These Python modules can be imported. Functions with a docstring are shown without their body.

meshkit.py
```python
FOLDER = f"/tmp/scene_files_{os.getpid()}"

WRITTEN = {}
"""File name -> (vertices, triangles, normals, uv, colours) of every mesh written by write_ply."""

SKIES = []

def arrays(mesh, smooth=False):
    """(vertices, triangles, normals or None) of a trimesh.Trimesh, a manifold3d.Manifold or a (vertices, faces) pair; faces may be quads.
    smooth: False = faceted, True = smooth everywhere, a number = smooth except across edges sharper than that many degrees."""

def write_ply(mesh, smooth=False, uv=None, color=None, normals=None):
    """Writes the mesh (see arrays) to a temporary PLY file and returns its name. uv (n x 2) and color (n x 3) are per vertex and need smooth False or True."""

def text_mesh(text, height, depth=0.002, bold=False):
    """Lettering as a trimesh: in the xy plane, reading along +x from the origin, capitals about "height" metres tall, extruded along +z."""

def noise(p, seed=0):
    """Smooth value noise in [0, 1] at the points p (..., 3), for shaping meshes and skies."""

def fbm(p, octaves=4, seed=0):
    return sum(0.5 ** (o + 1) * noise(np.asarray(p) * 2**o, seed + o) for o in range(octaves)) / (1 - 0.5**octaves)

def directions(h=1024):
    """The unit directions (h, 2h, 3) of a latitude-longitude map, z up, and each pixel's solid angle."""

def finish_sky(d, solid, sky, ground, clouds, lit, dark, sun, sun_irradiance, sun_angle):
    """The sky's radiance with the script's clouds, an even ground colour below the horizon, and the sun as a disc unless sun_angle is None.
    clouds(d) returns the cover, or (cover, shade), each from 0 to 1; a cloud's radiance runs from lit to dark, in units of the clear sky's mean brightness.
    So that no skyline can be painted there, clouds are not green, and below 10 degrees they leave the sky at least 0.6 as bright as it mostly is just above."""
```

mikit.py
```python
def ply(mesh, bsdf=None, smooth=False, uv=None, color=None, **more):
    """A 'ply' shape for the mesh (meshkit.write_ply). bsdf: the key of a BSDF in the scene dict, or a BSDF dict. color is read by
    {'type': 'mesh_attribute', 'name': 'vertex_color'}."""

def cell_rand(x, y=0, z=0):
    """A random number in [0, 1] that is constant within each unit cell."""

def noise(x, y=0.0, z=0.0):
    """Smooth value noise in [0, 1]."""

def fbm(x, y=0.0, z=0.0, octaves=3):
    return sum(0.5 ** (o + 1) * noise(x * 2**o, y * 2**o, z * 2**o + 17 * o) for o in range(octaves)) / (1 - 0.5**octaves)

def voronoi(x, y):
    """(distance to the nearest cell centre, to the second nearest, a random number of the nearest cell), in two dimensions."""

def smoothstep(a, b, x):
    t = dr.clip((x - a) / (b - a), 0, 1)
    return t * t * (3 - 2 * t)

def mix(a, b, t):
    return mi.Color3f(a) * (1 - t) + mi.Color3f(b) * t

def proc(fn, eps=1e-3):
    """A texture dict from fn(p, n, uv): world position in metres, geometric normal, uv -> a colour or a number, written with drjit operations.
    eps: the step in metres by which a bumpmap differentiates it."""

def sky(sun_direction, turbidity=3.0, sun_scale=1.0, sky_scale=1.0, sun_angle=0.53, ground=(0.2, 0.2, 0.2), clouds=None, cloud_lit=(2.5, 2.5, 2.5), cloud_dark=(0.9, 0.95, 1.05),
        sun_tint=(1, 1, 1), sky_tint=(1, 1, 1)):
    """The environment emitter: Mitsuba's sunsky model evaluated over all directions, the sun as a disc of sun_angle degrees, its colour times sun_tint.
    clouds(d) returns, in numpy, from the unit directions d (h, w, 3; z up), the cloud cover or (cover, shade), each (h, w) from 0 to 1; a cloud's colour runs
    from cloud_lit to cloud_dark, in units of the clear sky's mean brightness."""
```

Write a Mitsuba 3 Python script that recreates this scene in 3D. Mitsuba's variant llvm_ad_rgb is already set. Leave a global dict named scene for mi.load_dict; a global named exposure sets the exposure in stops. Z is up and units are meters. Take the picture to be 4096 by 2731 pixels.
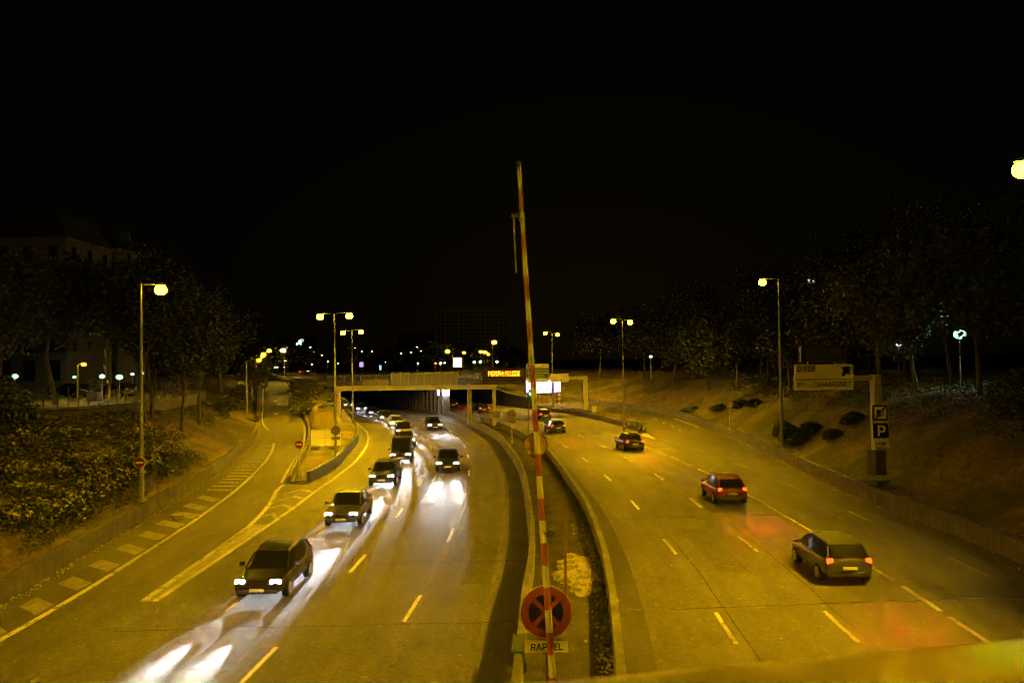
import math
import numpy as np
import trimesh
import drjit as dr
import mitsuba as mi
import mikit
import meshkit
from scipy.interpolate import PchipInterpolator

T = mi.ScalarTransform4f
scene, labels = {}, {}

# ------------------------------------------------------------------ camera, sky, exposure
EYE = np.array([0.0, 0.0, 8.0])
PITCH, ROLL = math.radians(1.325), math.radians(0.8)
exposure = 3.0         # night exposure; every source below is given in display units and multiplied by GAIN
GAIN = 1 / 8.0
scene['camera'] = {
    'type': 'thinlens', 'fov': 63.5, 'fov_axis': 'x', 'near_clip': 0.05, 'far_clip': 6000.0,
    'aperture_radius': 0.003, 'focus_distance': 60.0,
    'to_world': T().look_at(origin=EYE.tolist(), target=[0, math.cos(PITCH), 8 + math.sin(PITCH)],
                            up=[math.sin(ROLL), 0, math.cos(ROLL)])}
NIGHT = dict(sun_scale=0.0, sky_scale=0.022 * GAIN, sky_tint=(0.46, 0.72, 0.5))
scene['sky'] = {**mikit.sky((0.1, 1.0, 0.03), turbidity=5, ground=(0.05, 0.05, 0.05), **NIGHT), 'sampling_weight': 0.6}
SODIUM = np.array([1.0, 0.49, 0.003])
METAL_HALIDE = np.array([0.60, 1.0, 0.74])
XENON = np.array([0.92, 0.95, 1.0])
LAMP = 1270.0         # luminous intensity of the lanterns over the carriageways
GLOW = 48.0         # radiance of their glass bowls

# ------------------------------------------------------------------ materials
def pri(col, rough=0.6, **k):
    base = {'type': 'rgb', 'value': list(map(float, col))} if not isinstance(col, dict) else col
    return {'type': 'twosided', 'b': {'type': 'principled', 'base_color': base, 'roughness': float(rough), **k}}

def c3(a):
    return mi.Color3f(*[float(x) for x in a])

def asphalt_fn(p, n, uv):
    big = mikit.fbm(p.x * 0.22, p.y * 0.06, 3.0, 3)
    mid = mikit.fbm(p.x * 1.3, p.y * 0.5, 1.0, 3)
    fine = mikit.noise(p.x * 12, p.y * 12, 0)
    chip = mikit.smoothstep(0.90, 0.97, mikit.noise(p.x * 7, p.y * 7, 5))
    v = 0.092 * (0.62 + 0.42 * big + 0.30 * mid) * (0.84 + 0.32 * fine) * (1 + 0.6 * chip)
    return mi.Color3f(v, v * 0.98, v * 0.93)

def track_fn(p, n, uv):
    u = uv.x
    def dip(c, w):
        q = dr.clip(1 - dr.square((u - c) / w), 0, 1)
        return q * q
    worn = 0.55 + 0.6 * mikit.fbm(p.x * 0.5, p.y * 0.12, 2.0, 3)
    k = dr.clip((0.11 * dip(0.24, 0.22) + 0.11 * dip(0.76, 0.22) + 0.07 * dip(0.5, 0.14)) * worn, 0, 0.6)
    return asphalt_fn(p, n, uv) * (1 - k)

def shoulder_fn(p, n, uv):
    mid = mikit.fbm(p.x * 1.1, p.y * 0.3, 8.0, 3)
    fine = mikit.noise(p.x * 24, p.y * 24, 2)
    v = 0.054 * (0.7 + 0.6 * mid) * (0.8 + 0.4 * fine)
    return mi.Color3f(v, v * 0.97, v * 0.9)

def paint_fn(p, n, uv):
    wear = mikit.smoothstep(0.56, 0.80, mikit.fbm(p.x * 5, p.y * 3, 2.0, 4))
    return mikit.mix(c3((0.50, 0.49, 0.46)), c3((0.16, 0.155, 0.145)), wear)

def oldpaint_fn(p, n, uv):
    wear = mikit.fbm(p.x * 4, p.y * 3, 7.0, 4)
    return mikit.mix(c3((0.27, 0.262, 0.245)), c3((0.13, 0.126, 0.118)), wear)

def concrete_fn(p, n, uv):
    a = mikit.fbm(p.x * 1.4, p.y * 1.4, p.z * 2.4, 4)
    streak = mikit.fbm(p.x * 6, p.y * 6, p.z * 0.6, 2)
    v = 0.12 * (0.5 + 0.7 * a) * (0.7 + 0.45 * streak)
    return mi.Color3f(v, v * 0.96, v * 0.88)

def grime_fn(p, n, uv):
    a = mikit.fbm(p.x * 1.2, p.y * 1.2, p.z * 3, 4)
    streak = mikit.fbm(p.x * 5, p.y * 5, p.z * 0.5, 2)
    v = 0.085 * (0.5 + 0.7 * a) * (0.6 + 0.7 * streak)
    return mi.Color3f(v, v * 0.95, v * 0.9)

def grass_fn(p, n, uv):
    a = mikit.fbm(p.x * 0.35, p.y * 0.35, 1.0, 4)
    b = mikit.fbm(p.x * 3.5, p.y * 3.5, p.z * 3.5, 3)
    col = mikit.mix(c3((0.066, 0.050, 0.028)), c3((0.034, 0.036, 0.014)), mikit.smoothstep(0.42, 0.62, a))
    return col * (0.8 + 2.2 * b)

def soil_fn(p, n, uv):
    a = mikit.fbm(p.x * 2.2, p.y * 2.2, 4.0, 4)
    f = mikit.noise(p.x * 30, p.y * 30, 1)
    v = 0.043 * (0.4 + 0.9 * a) * (0.5 + 1.0 * f)
    return mi.Color3f(v, v * 0.88, v * 0.72)

def spill_fn(p, n, uv):
    a = mikit.smoothstep(0.33, 0.52, mikit.fbm(p.x * 3.2, p.y * 2.2, 6.0, 4))
    f = mikit.noise(p.x * 26, p.y * 26, 3)
    return mikit.mix(c3((0.12, 0.108, 0.09)), c3((0.33, 0.305, 0.26)), a) * (0.6 + 0.8 * f)

def plaza_fn(p, n, uv):
    a = mikit.fbm(p.x * 0.8, p.y * 0.8, 4.0, 4)
    v = 0.16 * (0.55 + 0.8 * a)
    return mi.Color3f(v, v * 0.92, v * 0.8)

def bark_fn(p, n, uv):
    a = mikit.fbm(p.x * 9, p.y * 9, p.z * 2, 3)
    v = 0.035 + 0.09 * a
    return mi.Color3f(v, v * 0.9, v * 0.72)

M = {
    'asphalt': pri(mikit.proc(asphalt_fn), 0.68, specular=0.2),
    'shoulder_asphalt': pri(mikit.proc(shoulder_fn), 0.7, specular=0.2),
    'track_asphalt': pri(mikit.proc(track_fn), 0.66, specular=0.2),
    'patch_asphalt': pri(mikit.proc(lambda p, n, uv: asphalt_fn(p, n, uv) * 0.78), 0.66, specular=0.2),
    'road_paint': pri(mikit.proc(paint_fn), 0.55),
    'worn_paint': pri(mikit.proc(oldpaint_fn), 0.6),
    'concrete': pri(mikit.proc(concrete_fn), 0.8),
    'grimy_concrete': pri(mikit.proc(grime_fn), 0.75),
    'dry_grass': pri(mikit.proc(grass_fn), 0.95),
    'soil': pri(mikit.proc(soil_fn), 0.95),
    'paving': pri(mikit.proc(plaza_fn), 0.8),
    'bark': pri(mikit.proc(bark_fn), 0.9),
    'tar': pri((0.022, 0.021, 0.02), 0.35),
    'blade': pri((0.15, 0.115, 0.065), 0.8),
    'weed': pri((0.055, 0.07, 0.025), 0.7),
    'leaf': pri((0.036, 0.048, 0.015), 0.7),
    'leaf_dark': pri((0.022, 0.028, 0.011), 0.7),
    'leaf_olive': pri((0.074, 0.083, 0.028), 0.65),
    'flower': pri((0.52, 0.47, 0.22), 0.7),
    'galvanised': pri((0.34, 0.34, 0.33), 0.42, metallic=0.55),
    'lamp_paint': pri((0.26, 0.27, 0.24), 0.35, metallic=0.25),
    'dark_paint': pri((0.045, 0.045, 0.045), 0.4),
    'beam_paint': pri((0.42, 0.41, 0.38), 0.5),
    'white_sign': pri((0.76, 0.76, 0.74), 0.5),
    'red_sign': pri((0.17, 0.03, 0.012), 0.4),
    'blue_sign': pri((0.010, 0.011, 0.18), 0.55, specular=0.15),
    'green_sign': pri((0.012, 0.10, 0.075), 0.45),
    'black_sign': pri((0.014, 0.014, 0.015), 0.5),
    'grey_back': pri((0.20, 0.20, 0.19), 0.5, metallic=0.2),
    'orange_back': pri((0.30, 0.20, 0.12), 0.5),
    'white_film': pri((0.42, 0.41, 0.38), 0.32),
    'red_film': pri((0.27, 0.07, 0.028), 0.32),
    'blue_guard': pri((0.06, 0.08, 0.10), 0.5, metallic=0.3),
    'rail_paint': pri((0.34, 0.31, 0.25), 0.36, metallic=0.35),
    'rust': pri((0.11, 0.055, 0.03), 0.7),
    'sand': pri((0.34, 0.32, 0.27), 0.9),
    'spill': pri(mikit.proc(spill_fn), 0.95),
    'render_wall': pri((0.12, 0.11, 0.085), 0.85),
    'pale_wall': pri((0.15, 0.15, 0.14), 0.8),
    'slate_roof': pri((0.045, 0.045, 0.05), 0.6),
    'dark_glass': pri((0.012, 0.013, 0.015), 0.08, specular=0.6),
    'tyre': pri((0.018, 0.018, 0.018), 0.8),
    'rim': pri((0.35, 0.35, 0.36), 0.3, metallic=0.8),
    'car_black': pri((0.012, 0.012, 0.014), 0.25, clearcoat=0.6),
    'car_grey': pri((0.05, 0.052, 0.056), 0.3, clearcoat=0.6),
    'car_blue': pri((0.012, 0.022, 0.06), 0.28, clearcoat=0.6),
    'car_silver': pri((0.22, 0.22, 0.23), 0.3, metallic=0.5, clearcoat=0.6),
    'car_white': pri((0.55, 0.55, 0.54), 0.3, clearcoat=0.6),
    'car_red': pri((0.12, 0.012, 0.01), 0.3, clearcoat=0.6),
    'lens': pri((0.25, 0.25, 0.25), 0.2),
}
scene.update({'mat_' + k: v for k, v in M.items()})

# ------------------------------------------------------------------ helpers
def newkey(name, parent=None):
    base = name if parent is None else parent + '__' + name
    k, i = base, 0
    while k in USED:
        i = COUNT[base] = COUNT.get(base, 0) + 1
        k = f'{base}_{i:03d}'
    USED.add(k)
    return k

USED, COUNT = set(), {}

def thing(name, label=None, cat=None, group=None):
    k = newkey(name)
    if label:
        tag(k, label, cat, group)
    return k

def tag(k, label=None, cat=None, group=None, kind=None):
    d = labels.setdefault(k, {})
    for a, b in (('label', label), ('category', cat), ('group', group), ('kind', kind)):
        if b:
            d[a] = b
    return k

def obj(name, mesh, mat, parent=None, smooth=False, emit=None, weight=None, label=None, kind=None):
    k = newkey(name, parent)
    d = mikit.ply(mesh, 'mat_' + mat, smooth=smooth)
    if emit is not None:
        e = {'type': 'area', 'radiance': {'type': 'rgb', 'value': [float(v) * GAIN for v in emit]}}
        if weight is not None:
            e['sampling_weight'] = float(weight)
        d['emitter'] = e
    scene[k] = d
    if label or kind:
        tag(k, label, kind=kind)
    return k

def struct(name, mesh, mat, smooth=False, parent=None):
    k = obj(name, mesh, mat, parent, smooth)
    if parent is None:
        tag(k, kind='structure')
    return k

def cat(ms):
    return trimesh.util.concatenate(ms)

def box(cx, cy, cz, sx, sy, sz, rz=0.0, bevel=0.0):
    if bevel > 0:
        b = min(bevel, sx * .45, sy * .45, sz * .45)
        pts = []
        for s in np.ndindex(2, 2, 2):
            s = np.array(s) * 2 - 1
            h = np.array([sx, sy, sz]) / 2
            for a in range(3):
                q = s * (h - b)
                q[a] = s[a] * h[a]
                pts.append(q)
        m = trimesh.convex.convex_hull(np.array(pts))
    else:
        m = trimesh.creation.box((sx, sy, sz))
    if rz:
        m.apply_transform(trimesh.transformations.rotation_matrix(rz, [0, 0, 1]))
    m.apply_translation((cx, cy, cz))
    return m

def tube(p, r, n=12, cap=True):
    p = np.asarray(p, float)
    r = np.broadcast_to(np.asarray(r, float), (len(p),))
    t = np.gradient(p, axis=0)
    t /= np.linalg.norm(t, axis=1, keepdims=True)
    ref = np.array([0, 0, 1.0]) if abs(t[0, 2]) < 0.9 else np.array([1.0, 0, 0])
    a = np.cross(t, ref)
    a /= np.linalg.norm(a, axis=1, keepdims=True)
    b = np.cross(t, a)
    ang = np.arange(n) * 2 * np.pi / n
    v = p[:, None] + r[:, None, None] * (np.cos(ang)[None, :, None] * a[:, None] + np.sin(ang)[None, :, None] * b[:, None])
    v = v.reshape(-1, 3)
    f = []
    for i in range(len(p) - 1):
        for j in range(n):
            k = (j + 1) % n
            f += [[i * n + j, i * n + k, (i + 1) * n + k], [i * n + j, (i + 1) * n + k, (i + 1) * n + j]]
    if cap:
        v = np.vstack([v, p[0], p[-1]])
        c0, c1, L = len(v) - 2, len(v) - 1, (len(p) - 1) * n
        for j in range(n):
            k = (j + 1) % n
            f += [[c0, k, j], [c1, L + j, L + k]]
    return trimesh.Trimesh(v, f, process=False)

def sweep(path, prof, cap=True):
    """prof: closed polygon of (offset to the right of travel, height) swept along path (n x 3)."""
    path, prof = np.asarray(path, float), np.asarray(prof, float)
    t = np.gradient(path[:, :2], axis=0)
    t /= np.linalg.norm(t, axis=1, keepdims=True)
    nrm = np.stack([t[:, 1], -t[:, 0]], 1)
    n, m = len(path), len(prof)
    v = np.zeros((n, m, 3))
    v[:, :, :2] = path[:, None, :2] + prof[None, :, :1] * nrm[:, None]
    v[:, :, 2] = path[:, None, 2] + prof[None, :, 1]
    f = []
    for i in range(n - 1):
        for j in range(m):
            k = (j + 1) % m
            f += [[i * m + j, (i + 1) * m + j, (i + 1) * m + k], [i * m + j, (i + 1) * m + k, i * m + k]]
    v = v.reshape(-1, 3)
    if cap:
        for end in (0, n - 1):
            c = len(v)
            v = np.vstack([v, v[end * m:end * m + m].mean(0)])
            for j in range(m):
                k = (j + 1) % m
                f.append([c, end * m + j, end * m + k] if end == 0 else [c, end * m + k, end * m + j])
    return trimesh.Trimesh(v, f, process=False)

def ribbon(a, b, across=1):
    a, b = np.asarray(a, float), np.asarray(b, float)
    s = np.linspace(0, 1, across + 1)
    v = a[:, None] * (1 - s[None, :, None]) + b[:, None] * s[None, :, None]
    n, m = len(a), across + 1
    i, j = np.meshgrid(np.arange(n - 1), np.arange(m - 1), indexing='ij')
    q = np.stack([i * m + j, i * m + j + 1, (i + 1) * m + j + 1, (i + 1) * m + j], -1).reshape(-1, 4)
    return trimesh.Trimesh(v.reshape(-1, 3), np.vstack([q[:, :3], q[:, [0, 2, 3]]]), process=False)

def sheet(poly, z):
    """a flat convex polygon at height z"""
    p = np.array([[x, y, z] for x, y in poly], float)
    f = [[0, i, i + 1] for i in range(1, len(p) - 1)]
    return trimesh.Trimesh(p, f, process=False)

def revolve(prof, n=20, at=(0, 0, 0)):
    m = trimesh.creation.revolve(np.asarray(prof, float), sections=n)
    m.apply_translation(at)
    return m

def place(m, x=0, y=0, z=0, rz=0.0):
    m = m.copy()
    if rz:
        m.apply_transform(trimesh.transformations.rotation_matrix(rz, [0, 0, 1]))
    m.apply_translation((x, y, z))
    return m

def standing(m, x, y, z, rz=0.0):
    """a mesh drawn in the xy plane (x right, y up, depth z) stood upright, its face towards -y"""
    m = m.copy()
    m.apply_transform(trimesh.transformations.rotation_matrix(math.pi / 2, [1, 0, 0]))
    return place(m, x, y, z, rz)

def text(s, h, x, y, z, rz=0.0, depth=0.006, anchor='l', width=None, bold=False):
    m = meshkit.text_mesh(s, h, depth, bold)
    if width:
        m.apply_scale([width / m.extents[0], 1, 1])
    w = m.bounds[1][0]
    m.apply_translation({'l': 0, 'c': -w / 2, 'r': -w}[anchor] * np.array([1, 0, 0]))
    return standing(m, x, y, z, rz)

def poly_plate(pts, depth):
    import shapely.geometry as sg
    return trimesh.creation.extrude_polygon(sg.Polygon(pts), depth, engine='earcut')

def curve(pts):
    pts = sorted(pts)
    f = PchipInterpolator([p[0] for p in pts], [p[1] for p in pts], extrapolate=True)
    return f

def along(c, ys, off=0.0, z=0.0):
    ys = np.asarray(ys, float)
    x, d = c(ys), c(ys, 1)
    L = np.sqrt(1 + d * d)
    zz = z(ys) if callable(z) else np.full(len(ys), float(z))
    return np.stack([x + off / L, ys - off * d / L, zz], 1)

def steps(y0, y1, ds=2.5):
    return np.linspace(y0, y1, max(2, int(math.ceil((y1 - y0) / ds)) + 1))

# ------------------------------------------------------------------ plan of the road: x as a function of the distance y
ML = curve([(-30, -2.2), (5, -1.0), (21.7, -0.08), (25.8, 0.08), (32, 0.46), (38.5, 0.62), (51, 0.54), (57.3, 0.38), (68, -0.31), (82, -1.54), (90, -2.8), (103, -5.3), (117, -8.5), (140, -16.8), (164, -26.6), (195, -40), (215, -49)])
MR = curve([(-30, -0.6), (5, 1.2), (21.6, 2.83), (27, 3.3), (33.5, 3.7), (42.6, 3.9), (54.6, 3.6), (73, 2.75), (86, 0.9), (97, -1.2), (105, -3.0), (117, -7.6), (140, -16.0), (164, -25.8), (195, -39.2), (215, -48.2)])
DA = curve([(-30, -5.6), (5, -4.2), (25.7, -3.46), (28.5, -3.27), (37, -2.99), (40, -2.92), (47.7, -2.92), (58, -3.15), (76.8, -4.45), (85.5, -5.62), (93.5, -6.97), (101, -8.53), (107.7, -10.27), (114.4, -12.17), (140, -20.6), (164, -30.2), (200, -46)])
DB = curve([(-30, -9.2), (5, -7.6), (21, -6.92), (32, -6.31), (42.6, -6.11), (54.7, -6.18), (76.1, -7.57), (84.6, -8.66), (92.9, -10.04), (101, -11.7), (114, -15.2), (140, -24.2), (164, -33.6), (200, -49)])
EL = curve([(-30, -15.5), (5, -13.6), (28.3, -12.25), (41.3, -12.2), (51.5, -12.38), (64.7, -12.7), (75, -13.56), (85.8, -15.0), (93.5, -16.42), (108, -20.2), (120, -23.8), (140, -31), (164, -40), (200, -55)])
GW = curve([(55.4, -13.69), (61.6, -13.56), (71.4, -14.34), (82.6, -15.54), (95.8, -17.9), (114.4, -23.0), (125, -26.6), (140, -32), (164, -41), (200, -56)])
RR = curve([(54.5, -15.0), (61.4, -16.42), (75, -18.9), (86.8, -21.5), (99, -24.6), (120, -31.0), (150, -40.0), (185, -50.7), (230, -65)])
RL = curve([(-30, -16.0), (5, -15.0), (24.5, -15.17), (39, -16.11), (49, -17.2), (56, -18.2), (64.5, -19.7), (72, -21.2), (82, -23.7), (89, -25.7), (95, -28.0), (101, -30.4), (120, -36.2), (150, -45.2), (185, -55.5), (230, -69)])
LW = curve([(-30, -16.9), (5, -16.2), (28, -17.37), (33.8, -18.08), (43, -19.19), (61.6, -22.0), (90, -27.9), (103, -31.6), (120, -36.8), (150, -46), (185, -56.4), (230, -70)])
R1 = curve([(-30, 4.4), (5, 5.5), (23.3, 6.15), (34, 6.59), (46, 6.62), (57.6, 6.27), (70, 5.4), (86, 3.7), (100, 1.4), (118, -3.4), (140, -11.6), (164, -21.4), (200, -37.5)])
R2 = curve([(-30, 7.8), (5, 9.0), (23.3, 9.56), (34, 10.0), (46, 10.03), (58, 9.75), (66.7, 9.11), (86, 7.2), (100, 4.9), (118, 0.2), (140, -7.9), (164, -17.6), (200, -33.6)])
R3 = curve([(-30, 11.2), (5, 12.5), (23.1, 13.1), (30, 13.46), (36, 13.57), (44.8, 13.62), (55, 13.5), (66, 12.9), (86, 10.7), (100, 8.4), (118, 4.0), (134, -1.9), (150, -8.2), (164, -14.0), (200, -30)])
RW = curve([(-30, 16.5), (5, 18.2), (31.5, 19.26), (37, 19.5), (48, 19.6), (56, 20.0), (66, 20.9), (76, 21.5), (90, 22.1), (108, 22.2), (116, 21.8), (123.5, 20.2), (129.6, 17.6), (135.7, 14.3), (142, 10.3), (152, 5.4), (165, -1.5), (195, -17), (230, -36)])
IM = curve([(86, 14.0), (92, 13.6), (97, 13.1), (102, 12.3), (110, 11.0), (118, 9.3), (129, 6.0), (134, 4.0), (140, 1.4), (150, -2.6), (165, -8.6), (195, -22), (230, -38)])
EX = curve([(86, 14.1), (92, 14.9), (97, 15.3), (105, 15.3), (112, 14.4), (118, 12.9), (127, 9.5), (134, 6.6), (140, 3.4), (150, -1.2), (165, -7.2), (195, -20.5), (230, -36.5)])
ramp_z = PchipInterpolator([0, 80, 100, 125, 150, 185, 230], [0, 0, 0.55, 2.0, 3.0, 4.0, 4.6])
exit_z = PchipInterpolator([0, 110, 125, 140, 160, 195, 230], [0, 0, 0.15, 0.7, 2.3, 4.4, 4.6])
STREET = 4.7

# ------------------------------------------------------------------ ground, roads
struct('ground', ribbon([[-1500, -300, -0.25], [-1500, 3000, -0.25]], [[1500, -300, -0.25], [1500, 3000, -0.25]], 4), 'soil')
ys = steps(-30, 84)
left_road = struct('left_carriageway', ribbon(along(LW, ys, -0.2), along(ML, ys, 0.1), 6), 'asphalt')
ys2 = steps(84, 215)
struct('road_bed', ribbon(along(GW, ys2, -0.6), along(ML, ys2, 0.1), 5), 'asphalt', parent=left_road)
ys = steps(-30, 112)
right_road = struct('right_carriageway', ribbon(along(MR, ys, -0.1), along(RW, ys, 0.2), 6), 'asphalt')
ys2 = steps(112, 215)
struct('road_bed', ribbon(along(MR, ys2, -0.1), along(IM, ys2, 0.2), 5), 'asphalt', parent=right_road)
ys = steps(84, 230)
ramp = struct('slip_road', ribbon(along(LW, ys, -0.2, ramp_z), along(RR, ys, 0.3, ramp_z), 3), 'asphalt')
ys = steps(112, 230)
exit_road = struct('exit_road', ribbon(along(EX, ys, -0.2, exit_z), along(RW, ys, 0.3, exit_z), 3), 'asphalt')
ys = steps(-30, 120, 2)
struct('shoulder', ribbon(along(ML, ys, -0.9, 0.005), along(ML, ys, 0.05, 0.005)), 'shoulder_asphalt', parent=left_road)
struct('shoulder', ribbon(along(MR, ys[:-8], -0.05, 0.005), along(MR, ys[:-8], 0.8, 0.005)), 'shoulder_asphalt', parent=right_road)

def mark(c, y0, y1, w, parent, mat='road_paint', z=0.010, off=0.0, name='lane_dash', zf=None):
    ys = steps(y0, y1, 1.5)
    zz = (lambda q: zf(q) + z) if zf is not None else z
    return obj(name, ribbon(along(c, ys, off - w / 2, zz), along(c, ys, off + w / 2, zz)), mat, parent)

def dashes(c, starts, L, w, parent, mat='road_paint'):
    for s in starts:
        mark(c, s, s + L, w, parent, mat)

dashes(DA, [15.2, 25.7, 37, 47.6, 58, 68.3, 76.8, 85.5, 93.5, 101, 107.7, 114.4, 122, 130], 2.9, 0.14, left_road)
dashes(DB, [10.2, 20.7, 31.8, 42.8, 53.6, 64.5, 75, 84.2, 92.8, 101, 109, 117, 125], 2.9, 0.14, left_road)
DC = lambda q, nu=0: (DB(q, nu) + EL(q, nu)) / 2
dashes(DC, [16, 27, 38, 49, 60, 71, 82, 92, 101], 2.9, 0.13, left_road, 'worn_paint')
mark(EL, 28.3, 125, 0.2, left_road, 'road_paint', name='edge_line')
mark(RL, -5, 95, 0.22, left_road, 'road_paint', name='edge_line')
mark(RL, 95.2, 185, 0.2, ramp, 'road_paint', name='edge_line', zf=ramp_z)
mark(RR, 56, 83.8, 0.18, left_road, 'road_paint', name='edge_line', off=-0.35)
mark(RR, 84.2, 185, 0.2, ramp, 'road_paint', name='edge_line', off=-0.35, zf=ramp_z)
dashes(R1, [2.6, 12.8, 23.3, 34.0, 44.2, 54.7, 65, 75.3, 85.5, 95.5, 105, 114, 123, 132], 2.9, 0.14, right_road)
dashes(R2, [2.6, 12.8, 23.3, 34.3, 44.5, 54.8, 65, 75.3, 85.5, 95.5, 105, 114, 123, 132], 2.9, 0.14, right_road)
dashes(R3, [7.3, 11.3, 15.2, 18.9, 22.6, 26.0, 29.6, 33.3], 2.85, 0.17, right_road)
mark(R3, 37.2, 60, 0.16, right_road, 'road_paint', name='edge_line')
dashes(R3, [61.5, 65.2, 69, 73, 77, 81], 2.6, 0.15, right_road, 'worn_paint')
RX = lambda q, nu=0: R3(q, nu) + (3.6 if nu == 0 else 0)
dashes(RX, [30, 40, 50, 60, 70, 80], 2.9, 0.12, right_road, 'worn_paint')
mark(RW, 96, 111, 0.2, right_road, 'road_paint', off=-0.75, name='edge_line')
RY = lambda q, nu=0: (EX(q, nu) + RW(q, nu)) / 2
dashes(RY, [91, 96.5, 102, 107.5], 2.2, 0.14, right_road)
# hatched strip beside the left wall
for (a, b) in [((-16.67, 28.47), (-15.42, 27.49)), ((-16.89, 31.27), (-15.56, 30.3)), ((-17.15, 33.95), (-15.8, 33.0)), ((-17.47, 36.93), (-16.0, 35.8)),
               ((-17.8, 39.75), (-16.25, 38.7)), ((-18.17, 42.52), (-16.5, 41.4)), ((-18.47, 45.06), (-16.72, 43.9)), ((-18.78, 47.65), (-17.05, 46.2)), ((-19.11, 50.56), (-17.4, 48.9)),
               ((-16.35, 25.6), (-15.3, 24.7)), ((-16.1, 22.6), (-15.2, 21.8))]:
    obj('hatch_bar', sheet([(a[0], a[1] - .55), (b[0] - .1, b[1] - .55), (b[0] - .1, b[1] + .55), (a[0], a[1] + .55)], 0.010), 'worn_paint', left_road)
for i in range(24):
    y = 53.0 + i * 1.62
    x0, x1 = float(LW(y)) + 0.95, float(RL(y)) - 0.22
    if x1 - x0 > 0.4:
        obj('hatch_bar', sheet([(x0, y + .12), (x1, y - .20), (x1, y + .06), (x0, y + .38)], 0.010 if y < 84 else float(ramp_z(y)) + 0.015), 'road_paint', left_road)
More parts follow.
